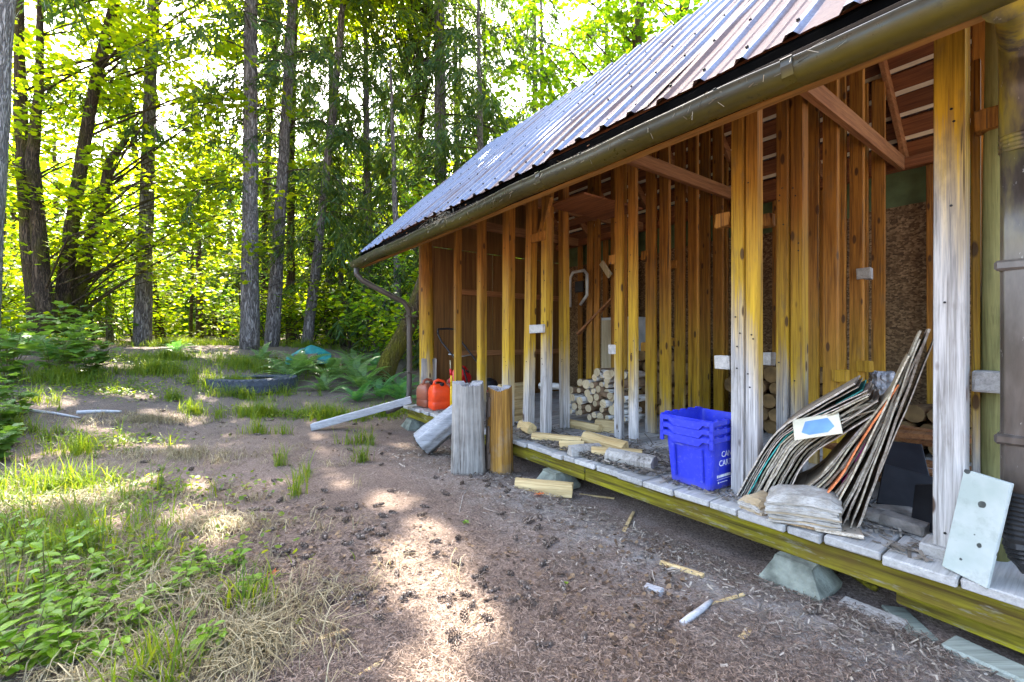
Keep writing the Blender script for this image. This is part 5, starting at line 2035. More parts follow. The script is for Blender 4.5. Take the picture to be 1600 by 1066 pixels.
# the named trunks of the photograph, left to right
conifer(tree_loc(-44, 8.0), lean_path(16, 1.1), taper(.28, .15), 'pale barked trunk cut by the left edge of the view', M['pale_bark'], M['fir_needle'], 8, 15.5, 40, 2.6, 1.2, cut=True, twigs=30)
conifer(tree_loc(222, 13.0), lean_path(20, .75, 0, -.05), taper(.195, .08), 'straight grey fir trunk standing at the left of the path', M['fir_bark'], M['fir_needle'], 6.2, 19, 66, 3.2, 1.2, .45, 26, cut=True, dead=14)
conifer(tree_loc(390, 12.0), lean_path(20, .0, 0, .03), taper(.20, .09), 'tallest grey fir trunk by itself to the right of the path', M['fir_bark'], M['fir_needle'], 6.6, 19, 60, 3.0, 1.2, .5, 26, cut=True, dead=12)
conifer(tree_loc(424, 13.2), lean_path(20, 1.05, 0, .08), taper(.185, .08), 'dark fir trunk leaning slightly right beside the tallest one', M['fir_bark'], M['fir_needle'], 4.6, 19, 74, 3.1, 1.0, .5, 28, cut=True, dead=16)
conifer(tree_loc(454, 15.0), lean_path(16, .35, 0, -.12), taper(.14, .06), 'slim brown mossy trunk between the two fir trunks', M['moss_bark'], M['fir_needle_warm'], 5.0, 15, 44, 2.2, .8, .5, 24, dead=26)
conifer(tree_loc(478, 13.8), lean_path(18, 1.75, 0, .12), taper(.145, .06), 'thin grey trunk leaning right above the ferns', M['fir_bark'], M['fir_needle_warm'], 3.0, 16, 80, 2.5, 1.0, .55, 28, dead=26)
conifer(tree_loc(690, 15.5), lean_path(22, -.15), taper(.24, .13), 'large conifer rising behind the far end of the roof', M['fir_bark'], M['fir_needle_warm'], 3.0, 17, 105, 3.6, 2.6, .55, 28, ll=.28)
# leaning mossy trunk behind the corner of the shed
x, y = pos(590, 9.6), 9.6
broadleaf((x, y, gz(x, y)), [([(0, 0, -.2), (.28, .05, .6), (.62, .12, 1.25), (1.0, .25, 2.4), (1.25, .4, 4.2)], [.25, .21, .19, .17, .12])],
          'thick mossy trunk leaning right behind the corner of the shed', M['moss_bark'], M['shrub_leaf'],
          [(1.0 + rng.normal(0, .55), .6 + rng.normal(0, .5), rng.uniform(1.5, 4.6)) for _ in range(26)], .12, 50, .5, OVAL, 'maples round the clearing', seed=3)
# clump of mossy maples on the left
x, y = pos(62, 11.0), 11.0
mb_ = (x, y, gz(x, y))


def pxl(px, py, Y, base):
    return ((px - 800) / FPX * Y - base[0], 0.0, CAMZ + (528 - py) / FPX * Y - base[2])


def clump_cloud(n, x0, x1, y0, y1, z0, z1, seed):
    r = np.random.default_rng(seed)
    return np.stack([r.uniform(x0, x1, n), r.uniform(y0, y1, n), r.uniform(z0, z1, n)], 1)


st1 = [pxl(62, 520, 11, mb_), pxl(50, 420, 11, mb_), pxl(40, 300, 11, mb_), pxl(34, 200, 11, mb_), pxl(30, 60, 11, mb_), pxl(28, -150, 11, mb_)]
st2 = [pxl(78, 520, 11, mb_), pxl(66, 440, 11, mb_), pxl(54, 300, 11, mb_), pxl(50, 250, 11, mb_), pxl(60, 150, 11, mb_), pxl(64, -100, 11, mb_)]
broadleaf(mb_, [(st1, [.20, .17, .15, .13, .10, .06]), (st2, [.20, .17, .14, .13, .09, .05])], 'two stemmed mossy maple at the left edge of the clearing', M['maple_bark'], M['maple_leaf'],
          np.concatenate([clump_cloud(100, -3.2, 3.0, -.8, 2.5, 2.0, 9.5, 4), clump_cloud(30, -4, 3.5, -2.5, 4, 9, 15, 41), shade_for(-11.7, 11.0)]), .17, 46, .6, cut=True, seed=14)
x, y = pos(95, 11.6), 11.6
mb_ = (x, y, gz(x, y))
st3 = [pxl(92, 520, 11.6, mb_), pxl(103, 420, 11.6, mb_), pxl(124, 270, 11.6, mb_), pxl(150, 120, 11.6, mb_), pxl(180, 0, 11.6, mb_), pxl(210, -180, 11.6, mb_)]
broadleaf(mb_, [(st3, [.20, .16, .14, .12, .10, .06])], 'dark mossy maple stem leaning right, next to the two stemmed one', M['maple_bark'], M['maple_leaf'],
          np.concatenate([clump_cloud(100, -1.5, 4.6, -1.2, 2.5, 2.0, 9.5, 5), clump_cloud(30, -2, 5, -2.5, 4, 9, 15, 51), shade_for(-11.9, 11.6)]), .17, 46, .6, cut=True, seed=15)
x, y = pos(112, 12.0), 12.0
mb_ = (x, y, gz(x, y))
st4 = [pxl(110, 520, 12, mb_), pxl(126, 440, 12, mb_), pxl(142, 370, 12, mb_), pxl(165, 290, 12, mb_), pxl(172, 250, 12, mb_), pxl(200, 215, 12, mb_)]
broadleaf(mb_, [(st4, [.19, .16, .14, .12, .09, .06])], 'short mossy maple stem leaning furthest right in the left clump', M['maple_bark'], M['maple_leaf'],
          np.concatenate([clump_cloud(85, .3, 5.5, -1, 2, 1.6, 7.5, 6), clump_cloud(20, 1, 7, -3, 3, 10.5, 15, 61)]), .17, 46, .6, cut=True, seed=16)
# maples behind the shed roof
for px, Y, dx, lb, sd_ in ((968, 13.0, .25, 'grey maple trunk rising behind the roof ridge, left of two', 7), (1024, 13.6, .5, 'leaning maple trunk behind the roof ridge, right of two', 8)):
    l_ = tree_loc(px, Y)
    cl = np.concatenate([clump_cloud(60, -3.6, 3.2, -1.5, 3, 4.5, 10.5, sd_), clump_cloud(50, -3, 3, -2, 3, 9, 15, sd_ + 30)])
    broadleaf(l_, [(lean_path(14, dx + .6, 0, -.1), taper(.24, .09)), ([(.05, 0, 7.0), (.8, .1, 8.2), (1.7, .2, 9.6), (2.2, .2, 11.5)], [.12, .10, .08, .04])], lb, M['maple_bark'], M['maple_leaf_deep'], cl, .17, 44, .62, seed=sd_)
# woodland further in: maples and conifers, each its own tree
BROAD = [(-9.2, 16.5, 10, 'maple_leaf'), (-6.3, 18, 11, 'maple_leaf'), (-13.5, 17, 11, 'maple_leaf'), (-17, 14.5, 11, 'maple_leaf_deep'), (-11.2, 21, 12, 'maple_leaf'), (-7.5, 23, 12, 'maple_leaf'),
         (-3.7, 20, 11, 'maple_leaf'), (-15.5, 24, 13, 'maple_leaf_deep'), (-20.5, 20, 12, 'maple_leaf'), (-1.5, 24, 12, 'maple_leaf'), (-4.4, 16.8, 6.5, 'maple_leaf'), (-2.2, 13.6, 5.5, 'maple_leaf'),
         (-24, 25, 13, 'maple_leaf_deep'), (-11, 28, 13, 'maple_leaf_deep'), (3, 19, 12, 'maple_leaf'), (7, 18, 12, 'maple_leaf_deep'), (10.5, 16, 12, 'maple_leaf')]
WHERE = ['behind the straight grey fir', 'behind the tallest fir', 'behind the left maple clump', 'beyond the left edge maples', 'deep behind the path', 'deep behind the tallest fir', 'left of the big conifer',
         'far back on the left', 'at the far left of the wood', 'deep behind the big conifer', 'behind the thin leaning trunk', 'just beyond the far roof end', 'farthest back on the left', 'farthest back above the path',
         'behind the ridge of the shed', 'behind the shed, right of the ridge trunks', 'behind the near end of the shed']
SIZE = ['bright', 'tall bright', 'spreading bright', 'deep green', 'tall yellow green', 'hazy yellow green', 'loose bright', 'deep green', 'bright', 'tall bright', 'low young', 'small young', 'deep green', 'deep green', 'bright', 'deep green', 'bright']
for i, (x, y, H, lm) in enumerate(BROAD):
    r = np.random.default_rng(200 + i)
    n = int(54 * (H / 11))
    low = 1.0
    cl = np.stack([r.normal(0, 1.75, n), r.normal(0, 1.4, n), low + (H - low) * r.beta(1.0, 2.1, n)], 1)
    sh = shade_for(x, y)
    Ht = max(H * .85, 15.0 if len(sh) else 0)
    cl = np.concatenate([cl, sh])
    broadleaf((x, y, gz(x, y)), [(lean_path(Ht, r.normal(0, .7), 0, r.normal(0, .2)), taper(.15, .05))], SIZE[i] + ' maple standing ' + WHERE[i], M['maple_bark'], M[lm], cl, .21 if y > 18 else .18, 46, .72, seed=300 + i, cut=len(sh) > 0,
              shape=MAPLE if y < 17 else OVAL * np.array([1.5, 1.0]), group='maples further into the wood')
CON = [(-11.0, 20, 15, 'fir_needle', 'deep between the path and the straight grey fir'), (-5.3, 21.5, 17, 'blue_needle', 'bluish, deep behind the tallest fir'), (-1.2, 19, 16, 'fir_needle', 'right of the big conifer'), (-8.0, 27, 18, 'blue_needle', 'bluish and far back over the path'),
       (-3.4, 13.4, 9, 'fir_needle_warm', 'young, beyond the ferns'), (-18, 26, 17, 'fir_needle', 'far back on the left'), (1.2, 16, 14, 'fir_needle', 'behind the middle of the roof'), (-6.2, 16.2, 8, 'fir_needle_warm', 'young, behind the tarpaulin'),
       (5.5, 22, 16, 'fir_needle', 'far behind the ridge'), (-13.2, 14.5, 6, 'fir_needle_warm', 'young, behind the left maples'), (-1.6, 11.6, 5, 'fir_needle_warm', 'low, beside the leaning mossy trunk'), (-14, 31, 19, 'blue_needle', 'bluish and farthest back'), (-4.9, 15.2, 15, 'fir_needle', 'dense, between the leaning thin trunk and the big conifer'), (-.9, 14.2, 13, 'fir_needle', 'dense, right beside the big conifer'),
       (.9, 17.5, 17, 'fir_needle', 'dense, behind the left part of the ridge'), (-2.2, 18.5, 17, 'fir_needle_warm', 'dense, far behind the big conifer'), (3.4, 16.5, 16, 'fir_needle', 'dense, behind the ridge trunks'),
       (-3.6, 17.5, 16, 'fir_needle_warm', 'tall, left behind the big conifer'), (-6.9, 16.8, 15, 'fir_needle', 'dense, behind the dark leaning fir trunk')]
for i, (x, y, H, nm, wh) in enumerate(CON):
    far = y > 19
    conifer((x, y, gz(x, y)), lean_path(H, random.uniform(-.3, .3)), taper(.011 * H + .03, .03), 'conifer ' + wh, M['fir_bark'], M[nm], .35 if H < 10 else 1.2, H * .97, int((5.2 if 'dense' in wh else 5) * H), .24 * H if H < 10 else 3.1, 2.0 if 'dense' in wh else .5, .5, 26,
            .34 if far else .26, .07 if far else .05, 6, 'conifers further into the wood', dead=8)
# trunks without crowns of their own showing between the leaves
for i, (px, Y, w_, H) in enumerate(((160, 22, .16, 9), (178, 19, .2, 8), (240, 24, .15, 10), (298, 20, .13, 9), (312, 21, .26, 12), (335, 26, .2, 12), (545, 17, .10, 9), (365, 23, .14, 11), (20, 20, .2, 12), (525, 20, .12, 10))):
    l_ = tree_loc(px, Y)
    t_ = conifer(l_, lean_path(H, random.uniform(-.4, .4)), taper(w_ * .55, w_ * .25), 'dark slim trunk number showing between leaves', M['moss_bark'], M['fir_needle_warm'], H * .45, H, 14, 1.3, .4, .5, 18, .3, .06, 6,
                 'slim trunks deep in the wood', dead=10, name='slim_tree')
    t_['label'] = 'slim dark trunk deep in the wood ' + ('just right of the maple clump', 'between the maple clump and the straight fir', 'just right of the straight fir', 'left one of the close pair beyond the path', 'thicker one of the close pair beyond the path', 'left of the tallest fir', 'above the ferns, left of the shed', 'just left of the tallest fir, far back', 'at the far left behind the maples', 'right of the thin leaning trunk')[i]
# understorey of vine maple and hazel
US = [(-8.6, 15.0, 2.6), (-15.2, 13.5, 2.4), (-6.6, 14.6, 1.9), (-12.3, 13.0, 2.4), (-14.5, 12.5, 2.8), (-5.2, 14.2, 2.0), (-3.8, 12.6, 1.8), (-2.6, 11.8, 2.0), (-9.6, 18, 3.2), (-7.4, 18.5, 3.0), (-4.5, 18, 3.0),
      (-12.5, 19, 3.4), (-16, 18, 3.4), (-14.9, 11.8, 1.8), (-1.5, 13.6, 2.6), (-.4, 12.2, 2.6), (-18, 13, 3.0), (-9.0, 22, 3.5), (-5.8, 23, 3.5), (-2.2, 21, 3.5), (-13.6, 22, 3.5), (-20, 17, 3.5), (-17.5, 22, 3.6)]
USW = ['right behind the straight grey fir', 'far left, behind the two stemmed maple', 'behind the tallest fir', 'behind the leaning maple stem', 'at the far left behind the maples', 'behind the slim mossy trunk',
       'between tarpaulin and leaning mossy trunk', 'behind the leaning mossy trunk', 'deep behind the straight grey fir', 'deep between the grey firs', 'deep behind the thin leaning trunk', 'deep behind the maple clump', 'deep at the left edge',
       'at the far left edge, beside the maples', 'beyond the far roof corner', 'behind the far end of the shed', 'cut by the left edge', 'far back over the path', 'far back behind the tallest fir', 'far back behind the big conifer', 'far back behind the maples',
       'far back at the left edge', 'farthest back on the left', 'right behind the maple clump', 'low, right of the tallest fir', 'at the far left, behind the others', 'low, right of the path end', 'low, behind the dark fir pair', 'under the left maples', 'under the two stemmed maple']
US += [(-13.2, 15.4, 2.6), (-7.0, 14.6, 1.3), (-16.2, 15.0, 2.4), (-7.9, 14.4, 1.3), (-6.0, 14.9, 1.8), (-12.8, 12.0, 2.2), (-13.4, 11.2, 2.0)]
for i, (x, y, H) in enumerate(US):
    r = np.random.default_rng(500 + i)
    n = int(16 * H / 2)
    cl = np.stack([r.normal(0, .8, n), r.normal(0, .55, n), r.uniform(.25, H, n)], 1)
    stems = [([(0, 0, -.05), (r.normal(0, .2), r.normal(0, .2), H * .5), (r.normal(0, .5), r.normal(0, .4), H)], [.03, .02, .01]) for _ in range(3)]
    o = broadleaf((x, y, gz(x, y)), stems, 'leafy undergrowth bush', M['twig'], M['maple_leaf' if i % 3 else 'shrub_leaf'], cl, .14, 46, .5, OVAL * np.array([1.5, 1]), 'bushes under the trees', name='understorey_bush', cat='bush', seed=600 + i)
    o['label'] = 'leafy undergrowth bush ' + USW[i]
# far wood closing the view
r = np.random.default_rng(77)
n = 1500
a = r.uniform(R(20), R(165), n)
d = r.uniform(34, 52, n)
cl = np.stack([np.cos(a) * d, np.sin(a) * d, 1 + 15 * r.beta(1, 1.8, n)], 1)
P = np.repeat(cl, 34, 0) + r.normal(0, 1, (n * 34, 3)) * np.array([1.2, 1.2, .75])
fw = link('far_wood', soup('far_wood', leaves_at(P, .62, DIAM * np.array([1.6, 1]), .6, r), 4, M['maple_leaf_deep']))
tag(fw, 'green mass of far trees closing the view', 'wood', None, 'stuff')

# ------------------------------------------------------------------ ferns and broad leaved plants
def frond_mesh(m, name='frond'):
    mb = MB()
    n = 24
    pts = []
    for k in range(n + 1):
        t_ = k / n
        pts.append(Vector((t_ * .86, 0, .62 * t_ - .60 * t_ * t_)))
    for k in range(n):
        w_ = .004 * (1 - k / n) + .001
        a, b = pts[k], pts[k + 1]
        mb.add([a + Vector((0, -w_, 0)), b + Vector((0, -w_, 0)), b + Vector((0, w_, 0)), a + Vector((0, w_, 0))], [(0, 1, 2, 3)])
    for k in range(2, n + 1):
        t_ = k / n
        l_ = .16 * math.sin(math.pi * min(1, .12 + t_ * .86)) ** .7 * (1.05 - .5 * t_)
        tg = (pts[k] - pts[k - 1]).normalized()
        for sg in (-1, 1):
            dv = (Vector((0, sg, -.12)) + tg * .35).normalized()
            c = pts[k]
            mb.add([c - tg * .009, c + dv * l_ * .5 + tg * -.013, c + dv * l_, c + dv * l_ * .5 + tg * .014, c + tg * .011], [(0, 1, 2, 3, 4)])
    return mb.mesh(name, m, None, False)


M['fern'] = leafmat('sword_fern', (.09, .17, .05), (.13, .23, .065), (.20, .29, .10), .45, (1.4, 1.5, .7), .32)
M['fern_bright'] = leafmat('bracken', (.06, .17, .06), (.09, .22, .07), (.14, .27, .06), .45, (1.4, 1.5, .7), .4)
FR = frond_mesh(M['fern']); FRB = frond_mesh(M['fern_bright'])


def fern(loc, size, nf, me, label, spread=1.0, seed=1, grp='ferns beside the shed and path'):
    root = thing('fern', label, 'fern', loc, 0, grp)
    r = random.Random(seed)
    for k in range(nf):
        az = 2 * math.pi * k / nf + r.uniform(-.3, .3)
        s_ = size * r.uniform(.7, 1.15)
        o = link('frond', me, root, (0, 0, 0), (r.uniform(-.25, .25), r.uniform(-.75, .15) * spread, az), (s_, s_ * r.uniform(.8, 1.1), s_ * r.uniform(.85, 1.25)))
    return root


FERNS = [(-4.75, 9.6, 1.15, 'fern', 'large silvery sword fern just right of the tyre'), (-4.1, 9.9, 1.2, 'fern', 'large sword fern in front of the tarpaulin'), (-4.9, 10.3, 1.1, 'fern', 'sword fern at the left foot of the tarpaulin'),
         (-3.45, 9.7, 1.1, 'fern', 'sword fern between the tarpaulin and the leaning trunk'), (-3.8, 8.9, .75, 'fern', 'small fern at the right end of the tyre'), (-3.1, 9.2, .85, 'fern', 'dark fern before the leaning trunk'),
         (-2.6, 8.7, .8, 'bright', 'bright bracken left of the downspout'), (-2.1, 8.4, .85, 'bright', 'bright bracken right behind the downspout'), (-2.9, 8.3, .7, 'bright', 'low bright bracken at the edge of the track'), (-2.35, 9.2, .9, 'bright', 'bracken below the leaning trunk'),
         (-3.3, 10.8, 1.0, 'bright', 'bright fern behind the leaning trunk'), (-8.9, 8.6, .9, 'bright', 'fern under the left maples, nearest the path'), (-10.2, 9.3, 1.0, 'bright', 'fern at the foot of the two stemmed maple'), (-9.8, 8.0, .9, 'fern', 'dark fern at the left edge of the view'),
         (-6.0, 10.6, .7, 'fern', 'fern between the tyre and the tallest fir'), (-4.0, 11.2, 1.0, 'fern', 'fern behind the tarpaulin'), (-7.9, 10.4, .6, 'bright', 'small fern on the left bank of the path')]
for i, (x, y, sz, k, lb) in enumerate(FERNS):
    fern((x, y, gz(x, y)), sz, 15, FR if k == 'fern' else FRB, lb, 1.0, 40 + i)


def broad_leaf_mesh(name, m, kind):
    mb = MB()
    if kind == 'oval':
        out = [(0, 0), (.12, .10), (.24, .12), (.33, .10), (.42, .05), (.47, 0)]
    else:
        out = [(0, 0), (.02, .16), (.16, .15), (.20, .30), (.33, .20), (.46, .22), (.45, .09), (.56, 0)]
    n = len(out)
    vs_ = [(a, b, .05 * math.sin(a * 5) + b * .22) for a, b in out]
    vs_ += [(a, -b, .05 * math.sin(a * 5) + b * .22) for a, b in out[1:-1]]
    mid = [(a, 0, .05 * math.sin(a * 5)) for a, b in out[1:-1]]
    k0 = len(vs_); vs_ += mid
    fs_ = []
    up = list(range(n)); dn = [0] + list(range(n, n + n - 2)) + [n - 1]; ml = [0] + list(range(k0, k0 + n - 2)) + [n - 1]
    for i in range(n - 1):
        for sd_ in (up, dn):
            q = [ml[i], ml[i + 1], sd_[i + 1], sd_[i]]
            q = [v for j, v in enumerate(q) if v not in q[:j]]
            if len(q) >= 3: fs_.append(tuple(q))
    mb.add(vs_, fs_)
    return mb.mesh(name, m, None, False, False)


M['salal'] = leafmat('salal_leaf', (.09, .19, .014), (.15, .27, .016), (.24, .32, .02), .45, (1.5, 1.4, .5), .35)
M['thimble'] = leafmat('thimbleberry_leaf', (.08, .17, .03), (.12, .22, .04), (.18, .27, .04), .5, (1.5, 1.4, .6), .5)
LFO = [broad_leaf_mesh('leaf', M['salal'], 'oval')]
LFT = [broad_leaf_mesh('leaf', M['thimble'], 'lobed')]
M['stem'] = simple('green_stem', (.11, .10, .035), .7)


def leafy_plant(loc, h, nst, nl, size, meshes, label, seed, grp, name='leafy_plant', spread=.5):
    root = thing(name, label, 'plant', loc, 0, grp)
    r = random.Random(seed)
    for k in range(nst):
        az = r.uniform(0, 6.28)
        tip = Vector((math.cos(az) * spread * h * r.uniform(.3, 1.2), math.sin(az) * spread * h * r.uniform(.3, 1.2), h * r.uniform(.6, 1.1)))
        midp = tip * .5 + Vector((0, 0, .1 * h))
        MB().tube([Vector((0, 0, -.02)), midp, tip], [.0024 * (1 + h), .0018 * (1 + h), .0012], 5, cap=False).build('stem', M['stem'], root, recalc=False, smooth=True)
        for j in range(nl):
            t_ = (j + .6) / nl
            p = (midp * (t_ * 2)) if t_ < .5 else midp.lerp(tip, t_ * 2 - 1)
            a2 = az + (math.pi / 2 if j % 2 else -math.pi / 2) * r.uniform(.5, 1.2)
            s_ = size * r.uniform(.6, 1.25)
            link('leaf', r.choice(meshes), root, p, (r.uniform(-.35, .35), r.uniform(-.35, .35), a2), s_)
    return root


x_y = [((20, 985), .22), ((70, 925), .24), ((130, 960), .20), ((45, 1040), .2), ((170, 905), .16), ((230, 885), .14), ((110, 880), .18), ((30, 890), .22), ((335, 905), .12), ((370, 895), .12), ((290, 930), .13),
       ((395, 930), .08), ((200, 1000), .12), ((330, 1030), .12), ((95, 1045), .18), ((10, 850), .22), ((150, 1030), .10), ((255, 950), .10)]
x_y += [((60, 985), .2), ((15, 935), .22), ((105, 1000), .16), ((150, 990), .15), ((60, 870), .2), ((140, 860), .16), ((190, 950), .12), ((20, 1055), .18), ((215, 915), .12), ((300, 890), .11), ((170, 1050), .12), ((90, 945), .2)]
WH = ['at the left edge of the foreground', 'in the front left clump', 'in the middle of the front left plants', 'in the lower left corner', 'at the back of the front left plants', 'behind the dry grass, left', 'behind the front left clump', 'at the left edge, behind the front clump',
      'beside the red brown leaf', 'just behind the red brown leaf', 'left of the red brown leaf', 'smallest, at the edge of the bare litter', 'in the dry grass, left', 'in the dry grass at the bottom', 'at the bottom left', 'farthest back at the left edge', 'low in the dry grass at the bottom left', 'in the middle of the dry grass',
      'left of the middle of the front clump', 'second from the left edge, half way up', 'low, right in the front clump', 'at the right of the front clump', 'at the back left of the plants', 'at the back, where the sunlit grass begins', 'alone in front of the dry grass', 'in the very corner, bottom left', 'right of the back row of plants', 'behind the two by the red brown leaf', 'at the bottom, right of the corner', 'in the thick of the front clump']
for i, ((px, py), h) in enumerate(x_y):
    x, y = gpx(px, py)
    leafy_plant((x, y, gz(x, y)), h, 5, 7, .15 if h > .15 else .11, LFO, 'low plant with oval green leaves ' + WH[i], 70 + i, 'leafy plants in the left foreground')
TB_ = [(-8.0, 7.0, .9), (-8.0, 7.7, .85), (-8.8, 7.8, 1.0), (-7.5, 7.9, .6), (-8.6, 8.6, .9), (-6.1, 5.2, .4), (-5.35, 4.55, .3), (-6.6, 5.9, .5), (-9.4, 9.6, 1.0), (-5.75, 4.95, .25)]
TW = ['at the left edge below the maples', 'in the middle of the left bank', 'behind the others on the left bank', 'at the path side of the left bank', 'at the back of the left bank', 'beside the pale fallen branch', 'nearest the camera on the left', 'at the left edge behind the nearest one', 'at the foot of the maple clump', 'lowest, next to the nearest one']
for i, (x, y, h) in enumerate(TB_):
    leafy_plant((x, y, gz(x, y)), h, 12, 7, .36 if h > .5 else .24, LFT, 'broad leaved bramble ' + TW[i], 120 + i, 'broad leaved plants on the left bank', 'bramble_plant', .55)

# ------------------------------------------------------------------ grass, straw, needles, chips, cones
def blades(name, areas, L, wdt, m, label, cat, bend=.5, seed=1, lie=0.0):
    """areas: (x, y, a, b, turn, count); blades of three joints"""
    r = np.random.default_rng(seed)
    B, n_len = [], []
    for x, y, a, b, tr_, n in areas:
        th = r.uniform(0, 2 * np.pi, n); q = np.abs(r.normal(0, .62, n))
        n_len.append(np.clip(1.25 - .55 * q, .3, 1.3))
        u, v = np.cos(th) * q * a, np.sin(th) * q * b
        px_, py_ = x + u * math.cos(tr_) - v * math.sin(tr_), y + u * math.sin(tr_) + v * math.cos(tr_)
        # tufts
        tf = max(1, n // 14)
        ti = r.integers(0, tf, n)
        tx, ty = px_[ti], py_[ti]
        k = r.uniform(0, 1, n) < .7
        px_ = np.where(k, tx + r.normal(0, .025, n), px_); py_ = np.where(k, ty + r.normal(0, .025, n), py_)
        B.append(np.stack([px_, py_, gh(px_, py_)], 1))
    P = np.concatenate(B)
    NL = np.concatenate(n_len)
    s2, t2 = DX * P[:, 0] + DY * P[:, 1], NX * P[:, 0] + NY * P[:, 1]
    kk = (t2 < 2.62) | (s2 > 6.6)
    P, NL = P[kk], NL[kk]
    n = len(P)
    az = r.uniform(0, 2 * np.pi, n)
    l_ = L * NL * r.uniform(.3, 1.3, n)
    bn = bend * r.uniform(.3, 1.6, n) + lie
    H = np.stack([np.cos(az), np.sin(az), np.zeros(n)], 1)
    up = np.array([0, 0, 1.0])
    side = np.stack([-np.sin(az), np.cos(az), np.zeros(n)], 1) * (wdt * r.uniform(.6, 1.4, n) * .5)[:, None]
    a1 = bn * .35; a2 = bn * 1.1; a3 = np.minimum(bn * 1.9, 2.3)
    pts = [P]
    for an in (a1, a2, a3):
        pts.append(pts[-1] + (H * np.sin(an)[:, None] + up * np.cos(an)[:, None]) * (l_ / 3)[:, None])
    g_ = gh(pts[-1][:, 0], pts[-1][:, 1])
    for q in pts[1:]:
        q[:, 2] = np.maximum(q[:, 2], gh(q[:, 0], q[:, 1]) + .004)
    V = np.stack([pts[0] - side, pts[0] + side, pts[1] - side * .95, pts[1] + side * .95, pts[2] - side * .7, pts[2] + side * .7, pts[3]], 1).astype(np.float32)
    me = bpy.data.meshes.new(name)
    fv = np.array([0, 1, 3, 2, 2, 3, 5, 4, 4, 5, 6], np.int32)
    me.vertices.add(n * 7); me.vertices.foreach_set('co', V.reshape(-1))
    me.loops.add(n * 11); me.loops.foreach_set('vertex_index', (np.arange(n, dtype=np.int32)[:, None] * 7 + fv[None]).reshape(-1))
    me.polygons.add(n * 3)
    me.polygons.foreach_set('loop_start', (np.arange(n, dtype=np.int32)[:, None] * 11 + np.array([0, 4, 8], np.int32)[None]).reshape(-1))
    me.polygons.foreach_set('loop_total', np.tile(np.array([4, 4, 3], np.int32), n))
    me.materials.append(m); me.update(calc_edges=True); me.validate()
    o = link(name, me)
    return tag(o, label, cat, None, 'stuff')


M['grass'] = leafmat('green_grass', (.09, .17, .015), (.15, .23, .018), (.24, .29, .03), .5, (1.6, 1.4, .4), .5)
M['dry_grass'] = leafmat('dry_grass', (.15, .12, .06), (.30, .25, .14), (.46, .40, .25), .3, (1.2, 1.1, .8), .6)
blades('green_grass', [(-5.2, 8.4, 1.1, .25, 0, 2600), (-7.7, 7.5, .8, .45, .3, 1900), (-8.6, 6.6, .8, .6, 0, 1600), (-6.9, 6.4, .4, .2, 0, 250), (-11, 14.5, 2.2, 1.0, 0, 3000), (-9.6, 12.2, .9, .5, 0, 1200), (-2.6, 2.6, .9, .3, 0, 500), (-3.6, 2.9, .7, .4, 0, 600), (-4.0, 7.0, .6, .26, .3, 1200), (-2.9, 7.05, .75, .26, -.2, 1300), (-4.9, 6.8, .25, .1, 0, 300), (-5.9, 9.8, 1.2, .5, 0, 2400), (-5.0, 11, 1.4, .6, 0, 1500),
                       (-6.9, 8.6, .8, .45, .4, 2600), (-7.5, 9.6, .9, .5, .4, 1600), (-8.2, 13.2, 1.6, .5, 0, 1500), (-6.3, 13.6, 1.2, .5, 0, 1500), (-2.1, 7.3, .5, .3, 0, 700), (-1.5, 7.0, .3, .3, 0, 400),
                       (-3.8, 3.75, 1.1, .28, 0, 1000), (-2.9, 3.0, .9, .25, 0, 300), (-2.6, 2.0, .9, .35, 0, 300), (-4.8, 7.85, 1.0, .18, .1, 700), (-1.6, 4.7, .12, .1, 0, 90), (-1.9, 5.4, .3, .1, 0, 160), (-3.4, 5.9, .4, .12, 0, 200),
                       (-1.75, 3.6, .12, .1, 0, 60), (-1.9, 4.1, .1, .1, 0, 50), (-5.6, 7.3, .3, .2, 0, 200), (-6.1, 5.4, .9, .3, 0, 600), (-1.2, 2.1, .2, .1, 0, 60), (-4.9, 5.0, .8, .5, 0, 500), (-2.35, 4.45, .1, .08, 0, 40), (-1.35, 1.65, .25, .12, 0, 130)],
       .24, .0065, M['grass'], 'tufts of green grass along the path and in the left foreground', 'grass', .55, 21)
blades('dry_grass', [(-1.95, 2.05, .85, .38, .0, 4200), (-1.15, 1.85, .45, .40, 0, 1700), (-1.5, 1.6, .3, .2, 0, 900), (-2.6, 2.4, .8, .35, 0, 2800), (-3.4, 3.4, 1.2, .5, 0, 2600), (-3.6, 4.8, 1.3, .5, 0, 1500), (-5.2, 6.3, 1.0, .35, .3, 1500), (-2.0, 3.0, .6, .3, 0, 900)],
       .22, .0036, M['dry_grass'], 'matted dry grass in the left foreground', 'grass', .7, 22, .95)


def flecks(name, n, lx, ly, m, label, cat, where, seed, curl=.3, zlift=.004):
    r = np.random.default_rng(seed)
    x, y = where(r, n)
    n = len(x)
    z = gh(x, y) + r.uniform(.004, .016, n) + zlift
    az = r.uniform(0, np.pi, n)
    L_ = lx * r.lognormal(0, .45, n); W_ = ly * r.uniform(.5, 1.5, n)
    d = np.stack([np.cos(az), np.sin(az), r.normal(0, .22, n)], 1)
    sd_ = np.stack([-np.sin(az), np.cos(az), r.normal(0, .35, n)], 1)
    c = np.stack([x, y, z], 1)
    cv = sd_ * (L_ * r.normal(0, curl, n))[:, None]
    a, b = c - d * (L_ / 2)[:, None], c + d * (L_ / 2)[:, None]
    w_ = sd_ * (W_ / 2)[:, None]
    q = np.stack([a - w_, a + w_, c + cv * .5 + w_, b + w_, b - w_, c + cv * .5 - w_], 1)
    o = link(name, soup(name, q, 6, m))
    return tag(o, label, cat, None, 'stuff')


